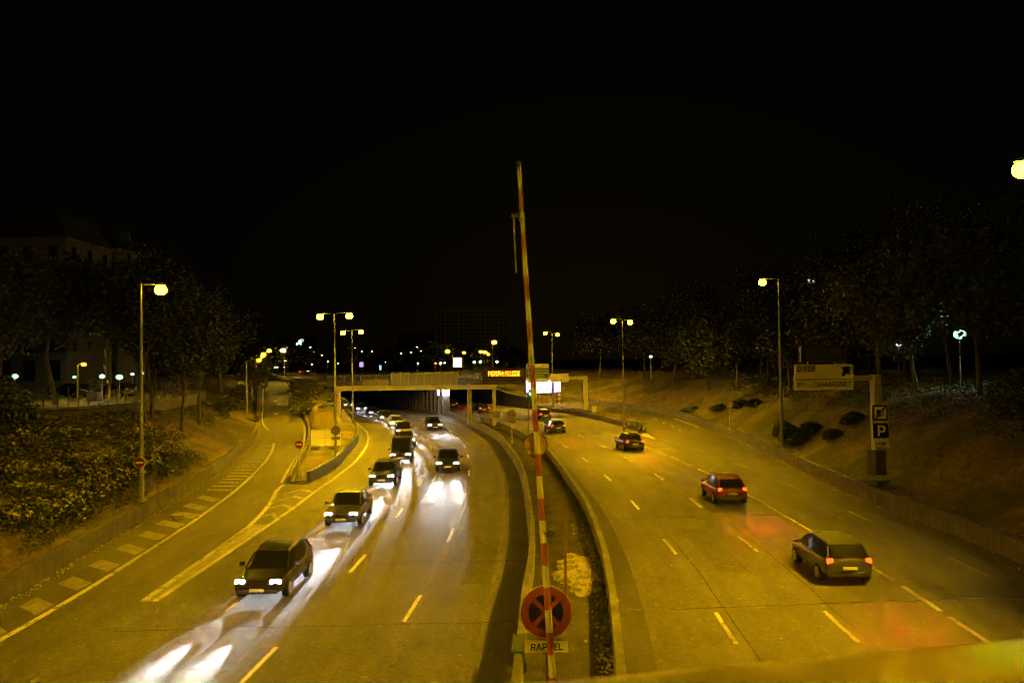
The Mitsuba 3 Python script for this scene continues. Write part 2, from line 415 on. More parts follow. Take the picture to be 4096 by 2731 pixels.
# gore between the carriageway and the slip road
g0 = np.array([(28.3, -12.66), (34, -12.85), (40.4, -13.1), (47, -13.9), (53.6, -15.15), (55.2, -15.3)])
GL = curve([tuple(q) for q in g0])
mark(GL, 28.3, 55.0, 0.24, left_road, 'road_paint', name='edge_line', z=0.012)
ys = steps(28.3, 41.5, 1.5)
obj('gore_paint', ribbon(along(GL, ys, 0.14, 0.008), along(EL, ys, -0.12, 0.008)), 'worn_paint', left_road)
for a, b, c in [((-14.19, 50.69), (-13.49, 52.49), (-12.5, 51.29)), ((-13.91, 48.11), (-13.26, 49.73), (-12.45, 48.94)), ((-13.64, 45.65), (-13.1, 46.86), (-12.42, 45.92)), ((-13.38, 42.9), (-12.97, 44.19), (-12.4, 43.0))]:
    v = np.array([[a[0], a[1], .01], [b[0], b[1], .01], [c[0], c[1], .01], [a[0], a[1] + .6, .01], [b[0], b[1] + .6, .01], [c[0], c[1] + .6, .01]])
    obj('chevron', trimesh.Trimesh(v, [[0, 1, 4], [0, 4, 3], [1, 2, 5], [1, 5, 4]], process=False), 'worn_paint', left_road)
obj('gore_paint', sheet([(13.0, 88.6), (13.95, 82.8), (14.2, 82.8), (14.4, 89.2)], 0.010), 'road_paint', right_road)
# faint arrows on the slip road
for y in (112, 128, 146):
    z = float(ramp_z(y)) + .02
    x = float(RL(y)) + 1.9
    v = np.array([[x - .15, y, z], [x + .15, y, z + 0.0], [x + .15, y + 1.9, z + .09], [x - .15, y + 1.9, z + .09], [x - .55, y + .9, z + .045], [x - .1, y - .4, z - .02]])
    obj('arrow_marking', trimesh.Trimesh(v, [[0, 1, 2], [0, 2, 3], [0, 3, 4], [0, 4, 5]], process=False), 'road_paint', ramp)
# transverse joints and the long tar seams
rng = np.random.default_rng(5)
def joint(x0, x1, y, parent, slope=0.0):
    n = 14
    xs = np.linspace(x0, x1, n)
    yy = y + slope * (xs - x0) + rng.normal(0, .03, n)
    a = np.stack([xs, yy - .02, np.full(n, .007)], 1)
    b = np.stack([xs, yy + .025, np.full(n, .007)], 1)
    obj('tar_joint', ribbon(a, b), 'tar', parent)
for y in (25.2, 33, 49.3, 63.0, 79.0, 95.0):
    joint(float(EL(y)) + .2, float(ML(y)) - .1, y, left_road, 0.03)
for y in (26.5, 41.5, 56.5, 74.0, 90.0):
    joint(float(MR(y)) + .1, float(R3(y)) + 3.5, y, right_road, 0.07)
joint(float(RL(66)) + .2, float(RR(66)) - .3, 66, left_road, 0.02)
joint(14.2, 21.8, 97.0, right_road, 0.0)
for c, a, b, par in ((R2, 8, 62, right_road), (R1, 8, 40, right_road)):
    ys = steps(a, b, 1.2)
    w = rng.normal(0, .015, len(ys)) + .34
    p, q = along(c, ys, 0, .007), along(c, ys, 0, .007)
    p[:, 0] += w - .018
    q[:, 0] += w + .018
    obj('tar_joint', ribbon(p, q), 'tar', par)

def tracks(ca, cb, y0, y1, par, fa=.5, w=2.7, zf=None):
    ys = steps(y0, y1, 2.0)
    A_, B_ = along(ca, ys, 0, 0), along(cb, ys, 0, 0)
    m_ = A_ + (B_ - A_) * fa
    h_ = (B_ - A_) / np.linalg.norm(B_ - A_, axis=1, keepdims=True) * w / 2 if w else (B_ - A_) / 2
    z_ = .0028 + (zf(ys) if zf is not None else 0)
    m_[:, 2] = z_
    k = newkey('wheel_track', par)
    a_, b_ = m_ - h_, m_ + h_
    v_ = np.stack([a_, b_], 1).reshape(-1, 3)
    i_ = np.arange(len(ys) - 1)[:, None] * 2
    uv_ = np.stack([np.tile([0.0, 1.0], len(ys)), np.repeat(ys, 2)], 1)
    scene[k] = mikit.ply(trimesh.Trimesh(v_, np.vstack([i_ + [0, 1, 3], i_ + [0, 3, 2]]), process=False), 'mat_track_asphalt', uv=uv_)
tracks(DA, DB, 8, 110, left_road, .5, 0)
tracks(DB, DC, 8, 110, left_road, .5, 0)
tracks(DC, EL, 8, 110, left_road, .5, 0)
tracks(ML, DA, 8, 110, left_road, .62, 2.2)
tracks(RL, EL, 2, 48, left_road, .42, 2.7)
tracks(R1, R2, 8, 110, right_road, .5, 0)
tracks(R2, R3, 8, 110, right_road, .5, 0)
tracks(MR, R1, 8, 100, right_road, .6, 2.4)
tracks(R3, RW, 8, 84, right_road, .34, 2.8)
prng = np.random.default_rng(9)
for c, par, y0, w, L in ((DA, left_road, 30, 1.1, 7), (DB, left_road, 47, .8, 12), (DC, left_road, 22, 1.3, 5), (R1, right_road, 31, 1.2, 8), (R2, right_road, 52, .9, 12), (R2, right_road, 19, 1.4, 4), (R3, right_road, 40, 1.2, 9), (RL, left_road, 30, 1.0, 9), (R3, right_road, 24, .7, 6)):
    off = prng.uniform(.9, 1.9)
    ys = steps(y0, y0 + L, 1.5)
    obj('asphalt_patch', ribbon(along(c, ys, off - w / 2, .0045), along(c, ys, off + w / 2, .0045)), 'patch_asphalt', par)

# ------------------------------------------------------------------ banks, median, islands
def bank(name, c, ys, prof, side, seed, mat='dry_grass', amp=0.12):
    d = np.array([p[0] for p in prof])
    h = PchipInterpolator(d, [p[1] for p in prof])
    dd = np.concatenate([np.linspace(0, 16, 26), [19, 23, 30, 42, 60, 90, 140, 220]])
    dd = dd[dd <= d[-1]]
    rows = []
    for y in ys:
        x0 = float(c(y)) + side * 0.30
        z0 = 0.0
        r = np.stack([x0 + side * dd, np.full(len(dd), y), h(dd) + z0], 1)
        rows.append(r)
    v = np.array(rows)
    bump = meshkit.fbm(v * np.array([.45, .45, .2]), 4, seed) - .5
    v[..., 2] += bump * 2 * amp * (np.clip(dd / 1.5, 0, 1) * np.clip((15.5 - dd) / 3, .06, 1))[None]
    n, m = v.shape[:2]
    i, j = np.meshgrid(np.arange(n - 1), np.arange(m - 1), indexing='ij')
    q = np.stack([i * m + j, i * m + j + 1, (i + 1) * m + j + 1, (i + 1) * m + j], -1).reshape(-1, 4)
    k = struct(name, trimesh.Trimesh(v.reshape(-1, 3), np.vstack([q[:, :3], q[:, [0, 2, 3]]]), process=False), mat, smooth=True)
    return lambda x, y: float(h(np.clip(side * (x - float(c(y))) - .3, 0, d[-1])))

LEFT_PROF = [(0, .72), (3, 1.9), (6.5, 3.55), (9, 4.05), (11.5, 4.15), (13, 4.6), (16, STREET), (40, STREET), (220, STREET)]
RIGHT_PROF = [(0, .72), (1, 1.15), (3, 2.4), (6, 4.1), (10, 5.2), (18, 5.9), (40, 6.3), (220, 6.6)]
left_h = bank('left_embankment', LW, steps(-30, 104, 1.5), LEFT_PROF, -1, 3)
right_h = bank('right_embankment', RW, steps(-30, 116, 1.5), RIGHT_PROF, 1, 4)
# farther on, the land lies at street level
ys = steps(104, 230, 3)
lp = along(LW, ys, -.3, lambda q: np.maximum(ramp_z(q) + .2, .72))
far_l = lp.copy()
far_l[:, 0] -= 15
far_l[:, 2] = STREET
out_l = far_l.copy()
out_l[:, 0] -= 220
struct('left_embankment', cat([ribbon(lp, far_l, 6), ribbon(far_l, out_l, 3)]), 'dry_grass', smooth=True)
ys = steps(116, 230, 2.5)
rp = along(RW, ys, .3, lambda q: exit_z(q) + .7)
far_r = rp.copy()
far_r[:, 0] += 9
far_r[:, 2] = 4.6
far_r[:, 1] += 3
out_r = far_r + [12, 3, .9]
out_r2 = out_r + [240, 0, .3]
struct('right_embankment', cat([ribbon(rp, far_r, 6), ribbon(far_r, out_r, 2), ribbon(out_r, out_r2, 2)]), 'dry_grass', smooth=True)
struct('street_ground', ribbon([[-900, 226, STREET - .05], [-900, 2500, STREET - .05]], [[900, 226, STREET - .05], [900, 2500, STREET - .05]], 3), 'paving')
# median
ys = steps(-30, 108, 2)
struct('median_strip', ribbon(along(ML, ys, .28, .12), along(MR, ys, -.28, .12), 4), 'soil')
# gore hill beside the slip road
ys = steps(56.0, 124, 1.5)
a, b = along(GW, ys, -.25, 0), along(RR, ys, .45, 0)
s = np.linspace(0, 1, 9)
v = a[:, None] * (1 - s[None, :, None]) + b[:, None] * s[None, :, None]
rise = np.interp(ys, [56, 70, 86, 100, 112, 124], [.12, .16, .6, 1.9, 3.4, 4.6])
edge = np.interp(s, [0, .15, .5, 1], [.35, .7, 1, .9])
v[..., 2] = np.maximum(rise[:, None] * edge[None], .1)
v[:, -1, 2] = np.maximum(ramp_z(ys) + .12, .1)
v[..., 2] += (meshkit.fbm(v * [.6, .6, .1], 3, 8) - .5) * .25 * np.sin(np.pi * s)[None]
n, m = v.shape[:2]
i, j = np.meshgrid(np.arange(n - 1), np.arange(m - 1), indexing='ij')
q = np.stack([i * m + j, i * m + j + 1, (i + 1) * m + j + 1, (i + 1) * m + j], -1).reshape(-1, 4)
struct('gore_mound', trimesh.Trimesh(v.reshape(-1, 3), np.vstack([q[:, :3], q[:, [0, 2, 3]]]), process=False), 'dry_grass', smooth=True)
ys = steps(90.5, 140, 2)
struct('traffic_island', ribbon(along(IM, ys, .3, .35), along(EX, ys, -.15, .2), 4), 'dry_grass')
# pavement of the square on the left
struct('square', sheet([(-33, 64), (-33.6, 82), (-38, 104), (-140, 150), (-140, 20), (-44, 47)], STREET + .06), 'paving')

# ------------------------------------------------------------------ walls and barriers, segment by segment
def wall(name, label, c, y0, y1, prof, mat, seg=3.0, z=0.0, catg='wall', piece='segment'):
    t = thing(name, label, catg)
    n = max(1, round((y1 - y0) / seg))
    e = np.linspace(y0, y1, n + 1)
    for i in range(n):
        ys = np.linspace(e[i] + .012, e[i + 1] - .012, 4)
        obj(piece, sweep(along(c, ys, 0, z), prof), mat, t)
    return t

wall('median_barrier', 'low concrete barrier along the left edge of the median strip', ML, 22.0, 121, [(0, -.05), (.03, .22), (.09, .78), (.28, .78), (.30, .1), (.30, -.05)], 'concrete', 4.0, catg='barrier')
wall('median_barrier', 'concrete barrier along the right edge of the median strip with weeds behind it', MR, -20, 108, [(0, -.05), (-.04, .25), (-.07, .72), (-.30, .74), (-.32, -.05)], 'concrete', 4.0, catg='barrier')
wall('median_barrier', 'short barrier end at the bottom of the picture beside the plate lettered RAPPEL', ML, -20, 20.6, [(0, -.05), (.03, .22), (.09, .78), (.28, .78), (.30, .1), (.30, -.05)], 'concrete', 4.0, catg='barrier')
t = thing('barrier_bracket', 'dark metal bracket bridging the gap in the barrier left of the plate lettered RAPPEL', 'bracket')
obj('plate', box(float(ML(21.3)) + .17, 21.3, .62, .34, 1.3, .42, -.05, .02), 'blue_guard', t)
obj('foot', box(float(ML(21.3)) + .32, 21.3, .2, .12, .5, .45, -.05, .02), 'blue_guard', t)
wall('retaining_wall', 'long dark concrete wall below the flowering bank on the left', LW, -20, 104, [(0, -.05), (-.03, .2), (-.06, .80), (-.34, .82), (-.36, -.1)], 'grimy_concrete', 4.0)
wall('retaining_wall', 'dark low wall beside the upper slip road under the street lamps', LW, 104, 200, [(0, -.3), (0, .75), (-.3, .75), (-.3, -.3)], 'grimy_concrete', 6.0, ramp_z)
wall('retaining_wall', 'long stained concrete wall at the foot of the bank on the right', RW, -10, 116, [(0, -.05), (.05, .3), (.09, .82), (.36, .84), (.38, -.1)], 'grimy_concrete', 4.0)
wall('retaining_wall', 'pale wall curving along the outside of the exit road', RW, 116, 215, [(0, -.3), (.03, .8), (.33, .8), (.35, -.3)], 'concrete', 5.0, exit_z)
wall('gore_barrier', 'dark blue steel faced barrier curving along the left carriageway', GW, 55.8, 122, [(0, -.05), (-.02, .25), (-.05, .74), (-.26, .76), (-.28, -.05)], 'blue_guard', 4.0, catg='barrier')
wall('slip_road_kerb', 'concrete parapet on the right side of the slip road, behind the no entry sign', RR, 55.6, 190, [(0, -.3), (0, .45), (.28, .5), (.3, -.3)], 'concrete', 4.0, ramp_z, catg='kerb')
wall('island_barrier', 'low dark barrier along the island beside the right carriageway', IM, 91.5, 138, [(0, -.05), (0, .6), (.26, .62), (.28, -.05)], 'grimy_concrete', 4.0, catg='barrier')
obj('nose_kerb', sweep([[-14.95, 55.3, 0], [-14.5, 55.0, 0], [-14.0, 55.05, 0], [-13.7, 55.5, 0]], [(0, 0), (0, .13), (-.2, .13), (-.2, 0)]), 'concrete', thing('gore_kerb', 'curved kerb at the nose of the gore in front of the no entry post', 'kerb'))
# wall of the cutting under the exit road, with upright ribs
t = thing('cutting_wall', 'high ribbed concrete wall carrying the exit road above the right carriageway', 'wall')
e = np.linspace(136, 200, 27)
for i in range(26):
    ys = np.linspace(e[i] + .02, e[i + 1] - .25, 3)
    top = np.mean(exit_z(ys)) + .95
    obj('panel', sweep(along(IM, ys, .25, 0), [(0, -.1), (0, top), (.3, top), (.3, -.1)]), 'concrete', t)
ys = steps(136, 200, 2)
obj('coping', sweep(along(IM, ys, .2, lambda q: exit_z(q) + .96), [(0, 0), (0, .16), (.4, .16), (.4, 0)]), 'concrete', t)
obj('backing', ribbon(along(IM, ys, .5, -.1), along(IM, ys, .5, lambda q: exit_z(q) + .9)), 'grimy_concrete', t)
# left wall of the underpass
wall('underpass_wall', 'dark side wall of the underpass at the left of the portal', GW, 122.5, 205, [(0, -.1), (0, 4.45), (-.5, 4.45), (-.5, -.1)], 'grimy_concrete', 8.0)

# ------------------------------------------------------------------ road bridge with the columns
t = thing('road_bridge', 'road bridge over both carriageways with railing and a long row of columns below', 'bridge')
deck_line = np.array([[-40, 122.0], [-27, 123.5], [-16, 125.5], [-3.2, 131.0]])
pts = [(-46, 121.2), (-27, 123.5), (-16, 125.5), (-3.2, 131.0), (-2.2, 150), (-12, 180), (-34, 226), (-66, 226), (-36, 124.5)]
pts = [(-27.5, 123.5), (-16, 125.5), (-3.2, 131.0), (-3.0, 152), (-9, 170), (-22, 200), (-34, 226), (-68, 226), (-58, 200), (-43, 164), (-33, 140)]
deck = poly_plate(pts, .62)
deck.apply_translation((0, 0, 4.45))
obj('deck', deck, 'concrete', t)
obj('fascia', sweep([[-27.6, 123.4, 4.40], [-16, 125.4, 4.40], [-3.1, 130.9, 4.40]], [(.0, 0), (.0, .78), (.16, .78), (.16, 0)]), 'concrete', t)
P0, P1, P2 = np.array([-27.4, 123.55]), np.array([-16, 125.55]), np.array([-3.3, 130.9])
rail = obj('railing', cat([tube([[*P0, 6.12], [*P1, 6.12], [*P2, 6.12]], .035, 6), tube([[*P0, 5.27], [*P1, 5.27], [*P2, 5.27]], .025, 6)]), 'galvanised', t)
bars, n = [], 0
for A, B in ((P0, P1), (P1, P2)):
    L = np.linalg.norm(B - A)
    for k in range(int(L / .16)):
        q = A + (B - A) * (k + .5) / int(L / .16)
        bars.append(box(q[0], q[1], 5.69, .025, .025, .84))
    for k in range(int(L / 2.0) + 1):
        q = A + (B - A) * k / int(L / 2.0)
        obj('railing_post', box(q[0], q[1], 5.62, .07, .07, 1.05), 'galvanised', t)
scene_bars = newkey('baluster', t)
scene[scene_bars] = mikit.ply(cat(bars), 'mat_galvanised')
tag(scene_bars, kind='stuff')
for k in range(21):
    y = 122.0 + k * 2.15
    mid = lambda q: float(ML(q)) + .32
    w = 1.0 if k == 0 else .42
    obj('column', box(mid(y), y, 2.2, .55 if k == 0 else .40, w, 4.5, -.3, .05), 'concrete', t)
obj('crossbeam', sweep(along(ML, steps(121.5, 190, 4), .3, 4.1), [(-.4, 0), (-.4, .36), (.4, .36), (.4, 0)]), 'concrete', t)
t2 = 0
for k, (x, y) in enumerate([(-10.9, 121.1), (-10.15, 121.2), (-9.42, 121.3)]):
    q = thing('tunnel_lamp', ['left', 'middle', 'right'][k] + ' of the three bright white upright lights under the bridge', 'lamp', 'white lights under the bridge')
    obj('bracket', box(x, y + .3, 4.42, .06, .7, .08), 'dark_paint', q)
    obj('tube', cat([box(x, y, 3.75, .30, .18, 1.3, 0, .05)]), 'lens', q, emit=XENON * 75, weight=.5)

# ------------------------------------------------------------------ street lamps
def lens_mesh(L=.66, W=.58, D=.56):
    g = trimesh.creation.icosphere(subdivisions=2, radius=.5)
    g.apply_scale([L, W, D])
    g.apply_translation((0, 0, -D * .40))
    return g

def lamp_head(t, x, y, z, ang, rad, weight, pole_to, tilt=.42, cut=54.0, lobe=.72):
    """arm from pole_to, housing and glowing lens; ang: direction the head points"""
    d = np.array([math.cos(ang), math.sin(ang)])
    head = np.array([x, y]) - d * .28
    obj('arm', tube([pole_to, [pole_to[0] + (head[0] - pole_to[0]) * .3, pole_to[1] + (head[1] - pole_to[1]) * .3, z + .09], [head[0], head[1], z + .11]], [.045, .04, .035], 8), 'lamp_paint', t, True)
    n = 16
    prof = [(0.0, .13), (.08, .125), (.15, .09), (.21, .02), (.215, .0), (.18, -.01), (.0, -.01)]
    h = revolve(prof[::-1], 16)
    h.apply_scale([1.3, .98, 1])
    obj('lamp_head', place(h, x, y, z + .05, ang), 'grey_back', t, 35)
    obj('lens', place(lens_mesh(), x, y, z + .012, ang), 'lens', t, emit=np.array([1.0, .56, .0085]) * GLOW, weight=weight * .25)
    o = np.array([x, y, z - .52])
    for way in (-1, 1):      # the reflector throws two lobes along the road
        k = newkey('lantern_optic')
        scene[k] = {'type': 'spot', 'to_world': T().look_at(origin=o.tolist(), target=(o + [d[0] * tilt, lobe * way, -1.0]).tolist(), up=[0, 0.1, 1]),
                    'intensity': {'type': 'rgb', 'value': (SODIUM * rad * GAIN).tolist()}, 'cutoff_angle': cut, 'beam_width': 18.0, 'sampling_weight': float(weight) * .5}

def street_lamp(label, x, y, z0, ztop, heads, r0=.13, r1=.055, rad=LAMP, tilt=.42, cut=54.0, lobe=.72, weight=1.0, group='tall sodium street lamps along the carriageways'):
    t = thing('street_lamp', label, 'street lamp', group)
    zj = z0 + 1.1
    obj('pole', tube([[x, y, z0 - .1], [x, y, zj], [x, y, zj + .02], [x, y, ztop]], [r0, r0 * .97, r0 * .8, r1], 12), 'lamp_paint', t, 40)
    obj('base_plate', box(x, y, z0 + .03, .42, .42, .06, 0, .015), 'galvanised', t)
    obj('access_door', box(x, y - r0 + .0, z0 + .75, .11, .03, .42, 0, .008), 'grey_back', t)
    for hx, hy, hz in heads:
        lamp_head(t, hx, hy, hz, math.atan2(hy - y, hx - x), rad, weight, [x, y, ztop - .05], tilt, cut, lobe)
    return t

street_lamp('tall single street lamp on the left flowering bank carrying a no entry disc', -19.55, 43.6, .95, 12.35, [(-18.55, 43.7, 12.2)], tilt=.85, rad=LAMP * .62)
street_lamp('tall double street lamp at the gore, nearer of the two left of the bridge', -15.48, 72.2, .15, 12.3, [(-16.7, 72.1, 12.25), (-14.2, 72.3, 12.3)], tilt=.25)
street_lamp('double street lamp behind the nearer one, close to the underpass portal', -18.95, 98.0, .25, 11.9, [(-20.0, 97.9, 11.75), (-17.9, 98.1, 11.85)])
street_lamp('tall single street lamp at the foot of the right bank', 21.35, 66.0, 1.0, 14.2, [(20.05, 65.9, 14.15)], .15, tilt=.9, rad=LAMP * 1.3)
street_lamp('double street lamp on the island beside the blue chevron board', 12.75, 95.3, .3, 12.4, [(11.7, 95.3, 12.55), (13.65, 95.3, 12.4)], lobe=.95, rad=LAMP * 1.3)
street_lamp('double street lamp on the far island behind the bright blue panels', 6.5, 134.5, .35, 12.4, [(5.4, 134.4, 12.55), (7.4, 134.5, 12.3)])
street_lamp('street lamp at the right edge of the picture, its lantern half cut off', 19.9, 26.4, 1.0, 14.1, [(16.2, 26.0, 14.0)], .15, tilt=1.2, rad=LAMP * 1.9, cut=53.0)

GLOBE = np.array([.72, 1.7, 1.05])
def far_lamp(label, px, y, z0, z1, hx=0.0, r=.22, rad=400.0, col=SODIUM, weight=.15, name='street_lamp', catg='street lamp', group=None, pole=.07, optic=0.0, spill=0.0):
    t = thing(name, label, catg, group)
    obj('pole', tube([[px, y, z0], [px, y, z1 - .05]], [pole * 1.3, pole * .8], 8), 'lamp_paint', t, 40)
    if abs(hx) > .1:
        obj('arm', tube([[px, y, z1 - .1], [px + hx * .4, y, z1 + .12], [px + hx, y, z1 + .14]], pole * .6, 6), 'lamp_paint', t, True)
    if optic:
        o = [px + hx, y, z1 - r]
        scene[newkey('lantern_optic')] = {'type': 'spot', 'to_world': T().look_at(origin=o, target=[o[0] + .3 * np.sign(hx), o[1], o[2] - 1], up=[0, 1, 0]),
                                          'intensity': {'type': 'rgb', 'value': (SODIUM * optic * GAIN).tolist()}, 'cutoff_angle': 74.0, 'beam_width': 30.0, 'sampling_weight': .4}
    if spill:
        scene[newkey('globe_light')] = {'type': 'point', 'position': [px + hx - .1, y - r - .08, z1], 'intensity': {'type': 'rgb', 'value': (METAL_HALIDE * spill * GAIN).tolist()}, 'sampling_weight': .3}
    r = r * (1.3 if rad >= 300 and y > 140 else 1.0)
    g = trimesh.creation.icosphere(subdivisions=1, radius=r)
    g.apply_scale([1.0, .8, .75])
    obj('lantern', place(g, px + hx, y, z1), 'lens', t, emit=np.array(col) * (rad if rad < 150 else rad * .45), weight=weight)
    return t

S4 = 3309.0
far = 'far sodium street lamps beyond the bridge'
for lab, x, y, z0, zt, hx in (('left street lamp of the row behind the tall left one, outside the picture', -17.7, 14.0, .9, 12.4, -16.7), ('left street lamp of the row behind the camera', -17.2, -16.0, .9, 12.4, -16.2), ('right street lamp of the row behind the camera', 19.6, -14.0, 1.0, 14.1, 16.0)):
    street_lamp(lab, x, y, z0, zt, [(hx, y, zt - .1)], tilt=.8, rad=LAMP * (.6 if y > 0 else (1.0 if x < 0 else 3.2)))
far_lamp('bright street lamp above the orange message board', -3.9, 165, STREET, 11.7, 0.35, .36, 900, group=None, weight=.3, optic=900)
far_lamp('street lamp left of the white lit billboard', -14.1, 196, STREET, 10.4, -1.2, .34, 700, optic=500)
far_lamp('slim street lamp behind the white lit billboard', -15.2, 258, STREET, 10.7, .2, .34, 500)
far_lamp('left of a close pair of far street lamps left of the brightest one', -9.0, 232, STREET, 10.6, .2, .32, 500)
far_lamp('right of a close pair of far street lamps left of the brightest one', -8.2, 240, STREET, 10.5, .3, .34, 500)
far_lamp('far street lamp on a thin pole just left of the brightest one', -7.6, 250, STREET, 10.0, .4, .3, 400)
far_lamp('lone far street lamp between the message board and the striped arm', 2.2, 300, STREET, 9.6, .2, .34, 400)
far_lamp('street lamp leaning over the slip road beside the wall, nearest of its cluster', -33.4, 104, 1.9, 8.5, 1.6, .26, 100, weight=.15, optic=330)
far_lamp('second street lamp beside the slip road, just behind the nearest', -40.3, 128, 2.2, 9.2, 1.7, .30, 100, weight=.15, optic=420)
far_lamp('leftmost far lamp of the cluster above the slip road', -54.5, 176, STREET, 10.1, 1.6, .34, 300, optic=600)
far_lamp('middle far lamp of the cluster above the slip road', -83, 280, STREET, 12.6, .8, .4, 700)
far_lamp('right far lamp of the cluster above the slip road', -74.8, 252, STREET, 11.9, .9, .4, 700)
far_lamp('orange street lamp standing to the right of the slip road cluster', -49.6, 180, STREET, 10.9, -.2, .42, 1100, np.array([1, .62, .12]), weight=.4)
spots = [(915, 750, 0), (1057, 848, 1), (1395, 765, 1), (1475, 757, 1), (1558, 803, 1), (1688, 800, 1), (2055, 825, 1), (2178, 812, 1), (2255, 747, 1), (2303, 797, 1), (885, 1050, 1), (783, 1055, 2), (1133, 925, 1), (1263, 950, 3), (935, 960, 3), (962, 808, 3), (602, 920, 1), (503, 998, 3), (468, 1000, 1), (588, 998, 3), (1857, 935, 3)]
names = {0: 'white', 1: 'amber', 2: 'red', 3: 'white'}
rng = np.random.default_rng(11)
def img(px, py, Y):
    """design aid: point of the far background at distance Y"""
    fx = (px - 2048) / S4
    fy = (py - 1365.5) / S4
    cr, sr, cp, sp = math.cos(ROLL), math.sin(ROLL), math.cos(PITCH), math.sin(PITCH)
    r = np.array([0, cp, sp]) + fx * (np.array([cr, 0, 0]) - sr * np.array([0, -sp, cp])) - fy * (np.array([0, -sp, cp]) * cr + np.array([sr, 0, 0]))
    return EYE + r * Y / r[1]
order = sorted(range(len(spots)), key=lambda i: spots[i][0])
ordn = ['first', 'second', 'third', 'fourth', 'fifth', 'sixth', 'seventh', 'eighth', 'ninth', 'tenth', 'eleventh', 'twelfth', 'thirteenth', 'fourteenth']
cnt = {}
for i in order:
    cx, cy, kind = spots[i]
    Y = 235 + rng.random() * 70
    p = img(950 + cx * .3189, 1150 + cy * .3189, Y)
    col = {0: (1, 1, 1), 1: (1, .70, .22), 2: (1, .02, .04), 3: (.8, .95, 1.0)}[kind]
    nm = names[kind]
    cnt[nm] = cnt.get(nm, 0) + 1
    far_lamp(f'{ordn[cnt[nm]-1]} small {nm} lamp from the left on the dark street beyond the bridge' if nm != 'red' else 'small red light beyond the slip road', p[0], Y, STREET, max(p[2], STREET + .6), 0, .20 if kind != 2 else .18, 14 if kind == 1 else 8, np.array(col), .02, 'far_lamp', 'lamp', 'small lamps on the street beyond the bridge', .03)
white = [(1550, 345, .42), (1608, 340, .25), (2005, 330, .42), (2088, 325, .42), (2312, 325, .42), (1248, 345, .2)]
for i, (cx, cy, r) in enumerate(white):
    p = img(1300 + cx * .2976, 1350 + cy * .2976, 205)
    far_lamp(f'{ordn[i]} greenish white globe lamp from the left on the street behind the bridge', p[0], 205, STREET, max(p[2], STREET + 1.2), 0, r * .75, 30, METAL_HALIDE, .05, 'globe_lamp', 'lamp', 'white globe lamps on the street behind the bridge', .05)
p = img(1300 + 1488 * .2976, 1350 + 345 * .2976, 205)
far_lamp('red signal light beside the greenish white globe lamps', p[0], 205, STREET, p[2], 0, .25, 20, np.array([1, .05, .01]), .03, 'far_lamp', 'lamp', None, .04)

# globe lamps of the square on the left and in the trees on the right
for i, (px, py, Y, r, pw) in enumerate([(60, 1505, 74, .30, 16), (409, 1505, 76, .28, 16), (478, 1508, 72, .32, 16), (298, 1508, 98, .24, 26), (530, 1496, 96, .24, 26), (571, 1493, 130, .22, 20)]):
    p = img(px, py, Y)
    far_lamp(['brightest white globe lamp at the far left of the square', 'white globe lamp left of the near pair on the square', 'white globe lamp right of the near pair on the square', 'small greenish globe lamp behind the trunk on the square', 'small globe lamp beside the green lit trunk', 'smallest globe lamp just right of the tall left street lamp'][i],
             p[0], Y, STREET, p[2], 0, r, 1.0, GLOBE, .05, 'globe_lamp', 'lamp', 'globe lamps on the square to the left', .045, spill=pw * .2)
for i, (px, py, Y, r, pw) in enumerate([(3838, 1337, 62, .48, 16), (2603, 1426, 120, .28, 20), (2900, 1396, 130, .25, 20), (3040, 1360, 125, .30, 20), (3500, 1315, 110, .2, 12), (3594, 1380, 100, .24, 20), (2777, 1412, 150, .14, 8)]):
    p = img(px, py, Y)
    far_lamp(['large green white globe lamp glowing in the trees at the right', 'white lamp in the dark trees just right of the double street lamp', 'white lamp above the bushes left of the tall right street lamp', 'twin white lamp close to the tall right street lamp', 'small white lamp high above the dark board', 'white lamp between the dark board and the big green one', 'faint lamp deep in the dark trees'][i],
             p[0], Y, 5.0, p[2], 0, r, 1.0 if i in (0, 1) else pw, GLOBE if i in (0, 1) else np.array([.85, .95, 1.0]), .05, 'globe_lamp', 'lamp', 'lamps among the trees on the right', .045, spill=22 if i == 0 else 0)
# sodium lamps of the square, behind the crowns
for i, (x, y) in enumerate([(-41.5, 79), (-52, 70)]):
    far_lamp(['sodium lamp lighting the square behind the trees, right one', 'sodium lamp lighting the square behind the trees, left one'][i], x, y, STREET, 8.2, .6, .22, 60, SODIUM, .2, group='sodium lamps of the square', optic=800)

# ------------------------------------------------------------------ gantries, boards
t = thing('sign_gantry', 'pale steel gantry across the left carriageway in front of the bridge', 'gantry')
gx0, gx1, gy0, gy1 = -20.7, -2.2, 98.5, 97.4
ang = math.atan2(gy1 - gy0, gx1 - gx0)
obj('post', box(gx0, gy0, 2.4, .42, .42, 4.7, ang, .03), 'beam_paint', t)
obj('post', box(gx1, gy1, 2.5, .40, .42, 4.5, ang, .03), 'beam_paint', t)
obj('beam', box((gx0 + gx1) / 2, (gy0 + gy1) / 2, 4.96, 19.1, .5, .56, ang, .03), 'beam_paint', t)
obj('end_cap', box(gx0 - .15, gy0, 4.96, .5, .54, .62, ang, .02), 'beam_paint', t)
for k, x in enumerate((-15.8, -9.0, -5.2)):
    obj('flange', box(x, gy0 + (x - gx0) * math.tan(ang), 4.96, .09, .56, .64, ang), 'beam_paint', t)
obj('base', box(gx1 + .1, gy1, .22, 1.5, 1.6, .45, ang, .05), 'concrete', t)
obj('bracket_box', box(gx1, gy1 - .28, 1.75, 1.3, .12, .8, ang, .02), 'grey_back', t)
xs = [-14.19, -13.19, -12.25, -11.34, -10.4, -9.49, -8.55, -7.85, -7.17, -6.46]
t = thing('direction_board', 'back of a wide panelled direction board on the gantry, seen with its upright ribs', 'sign')
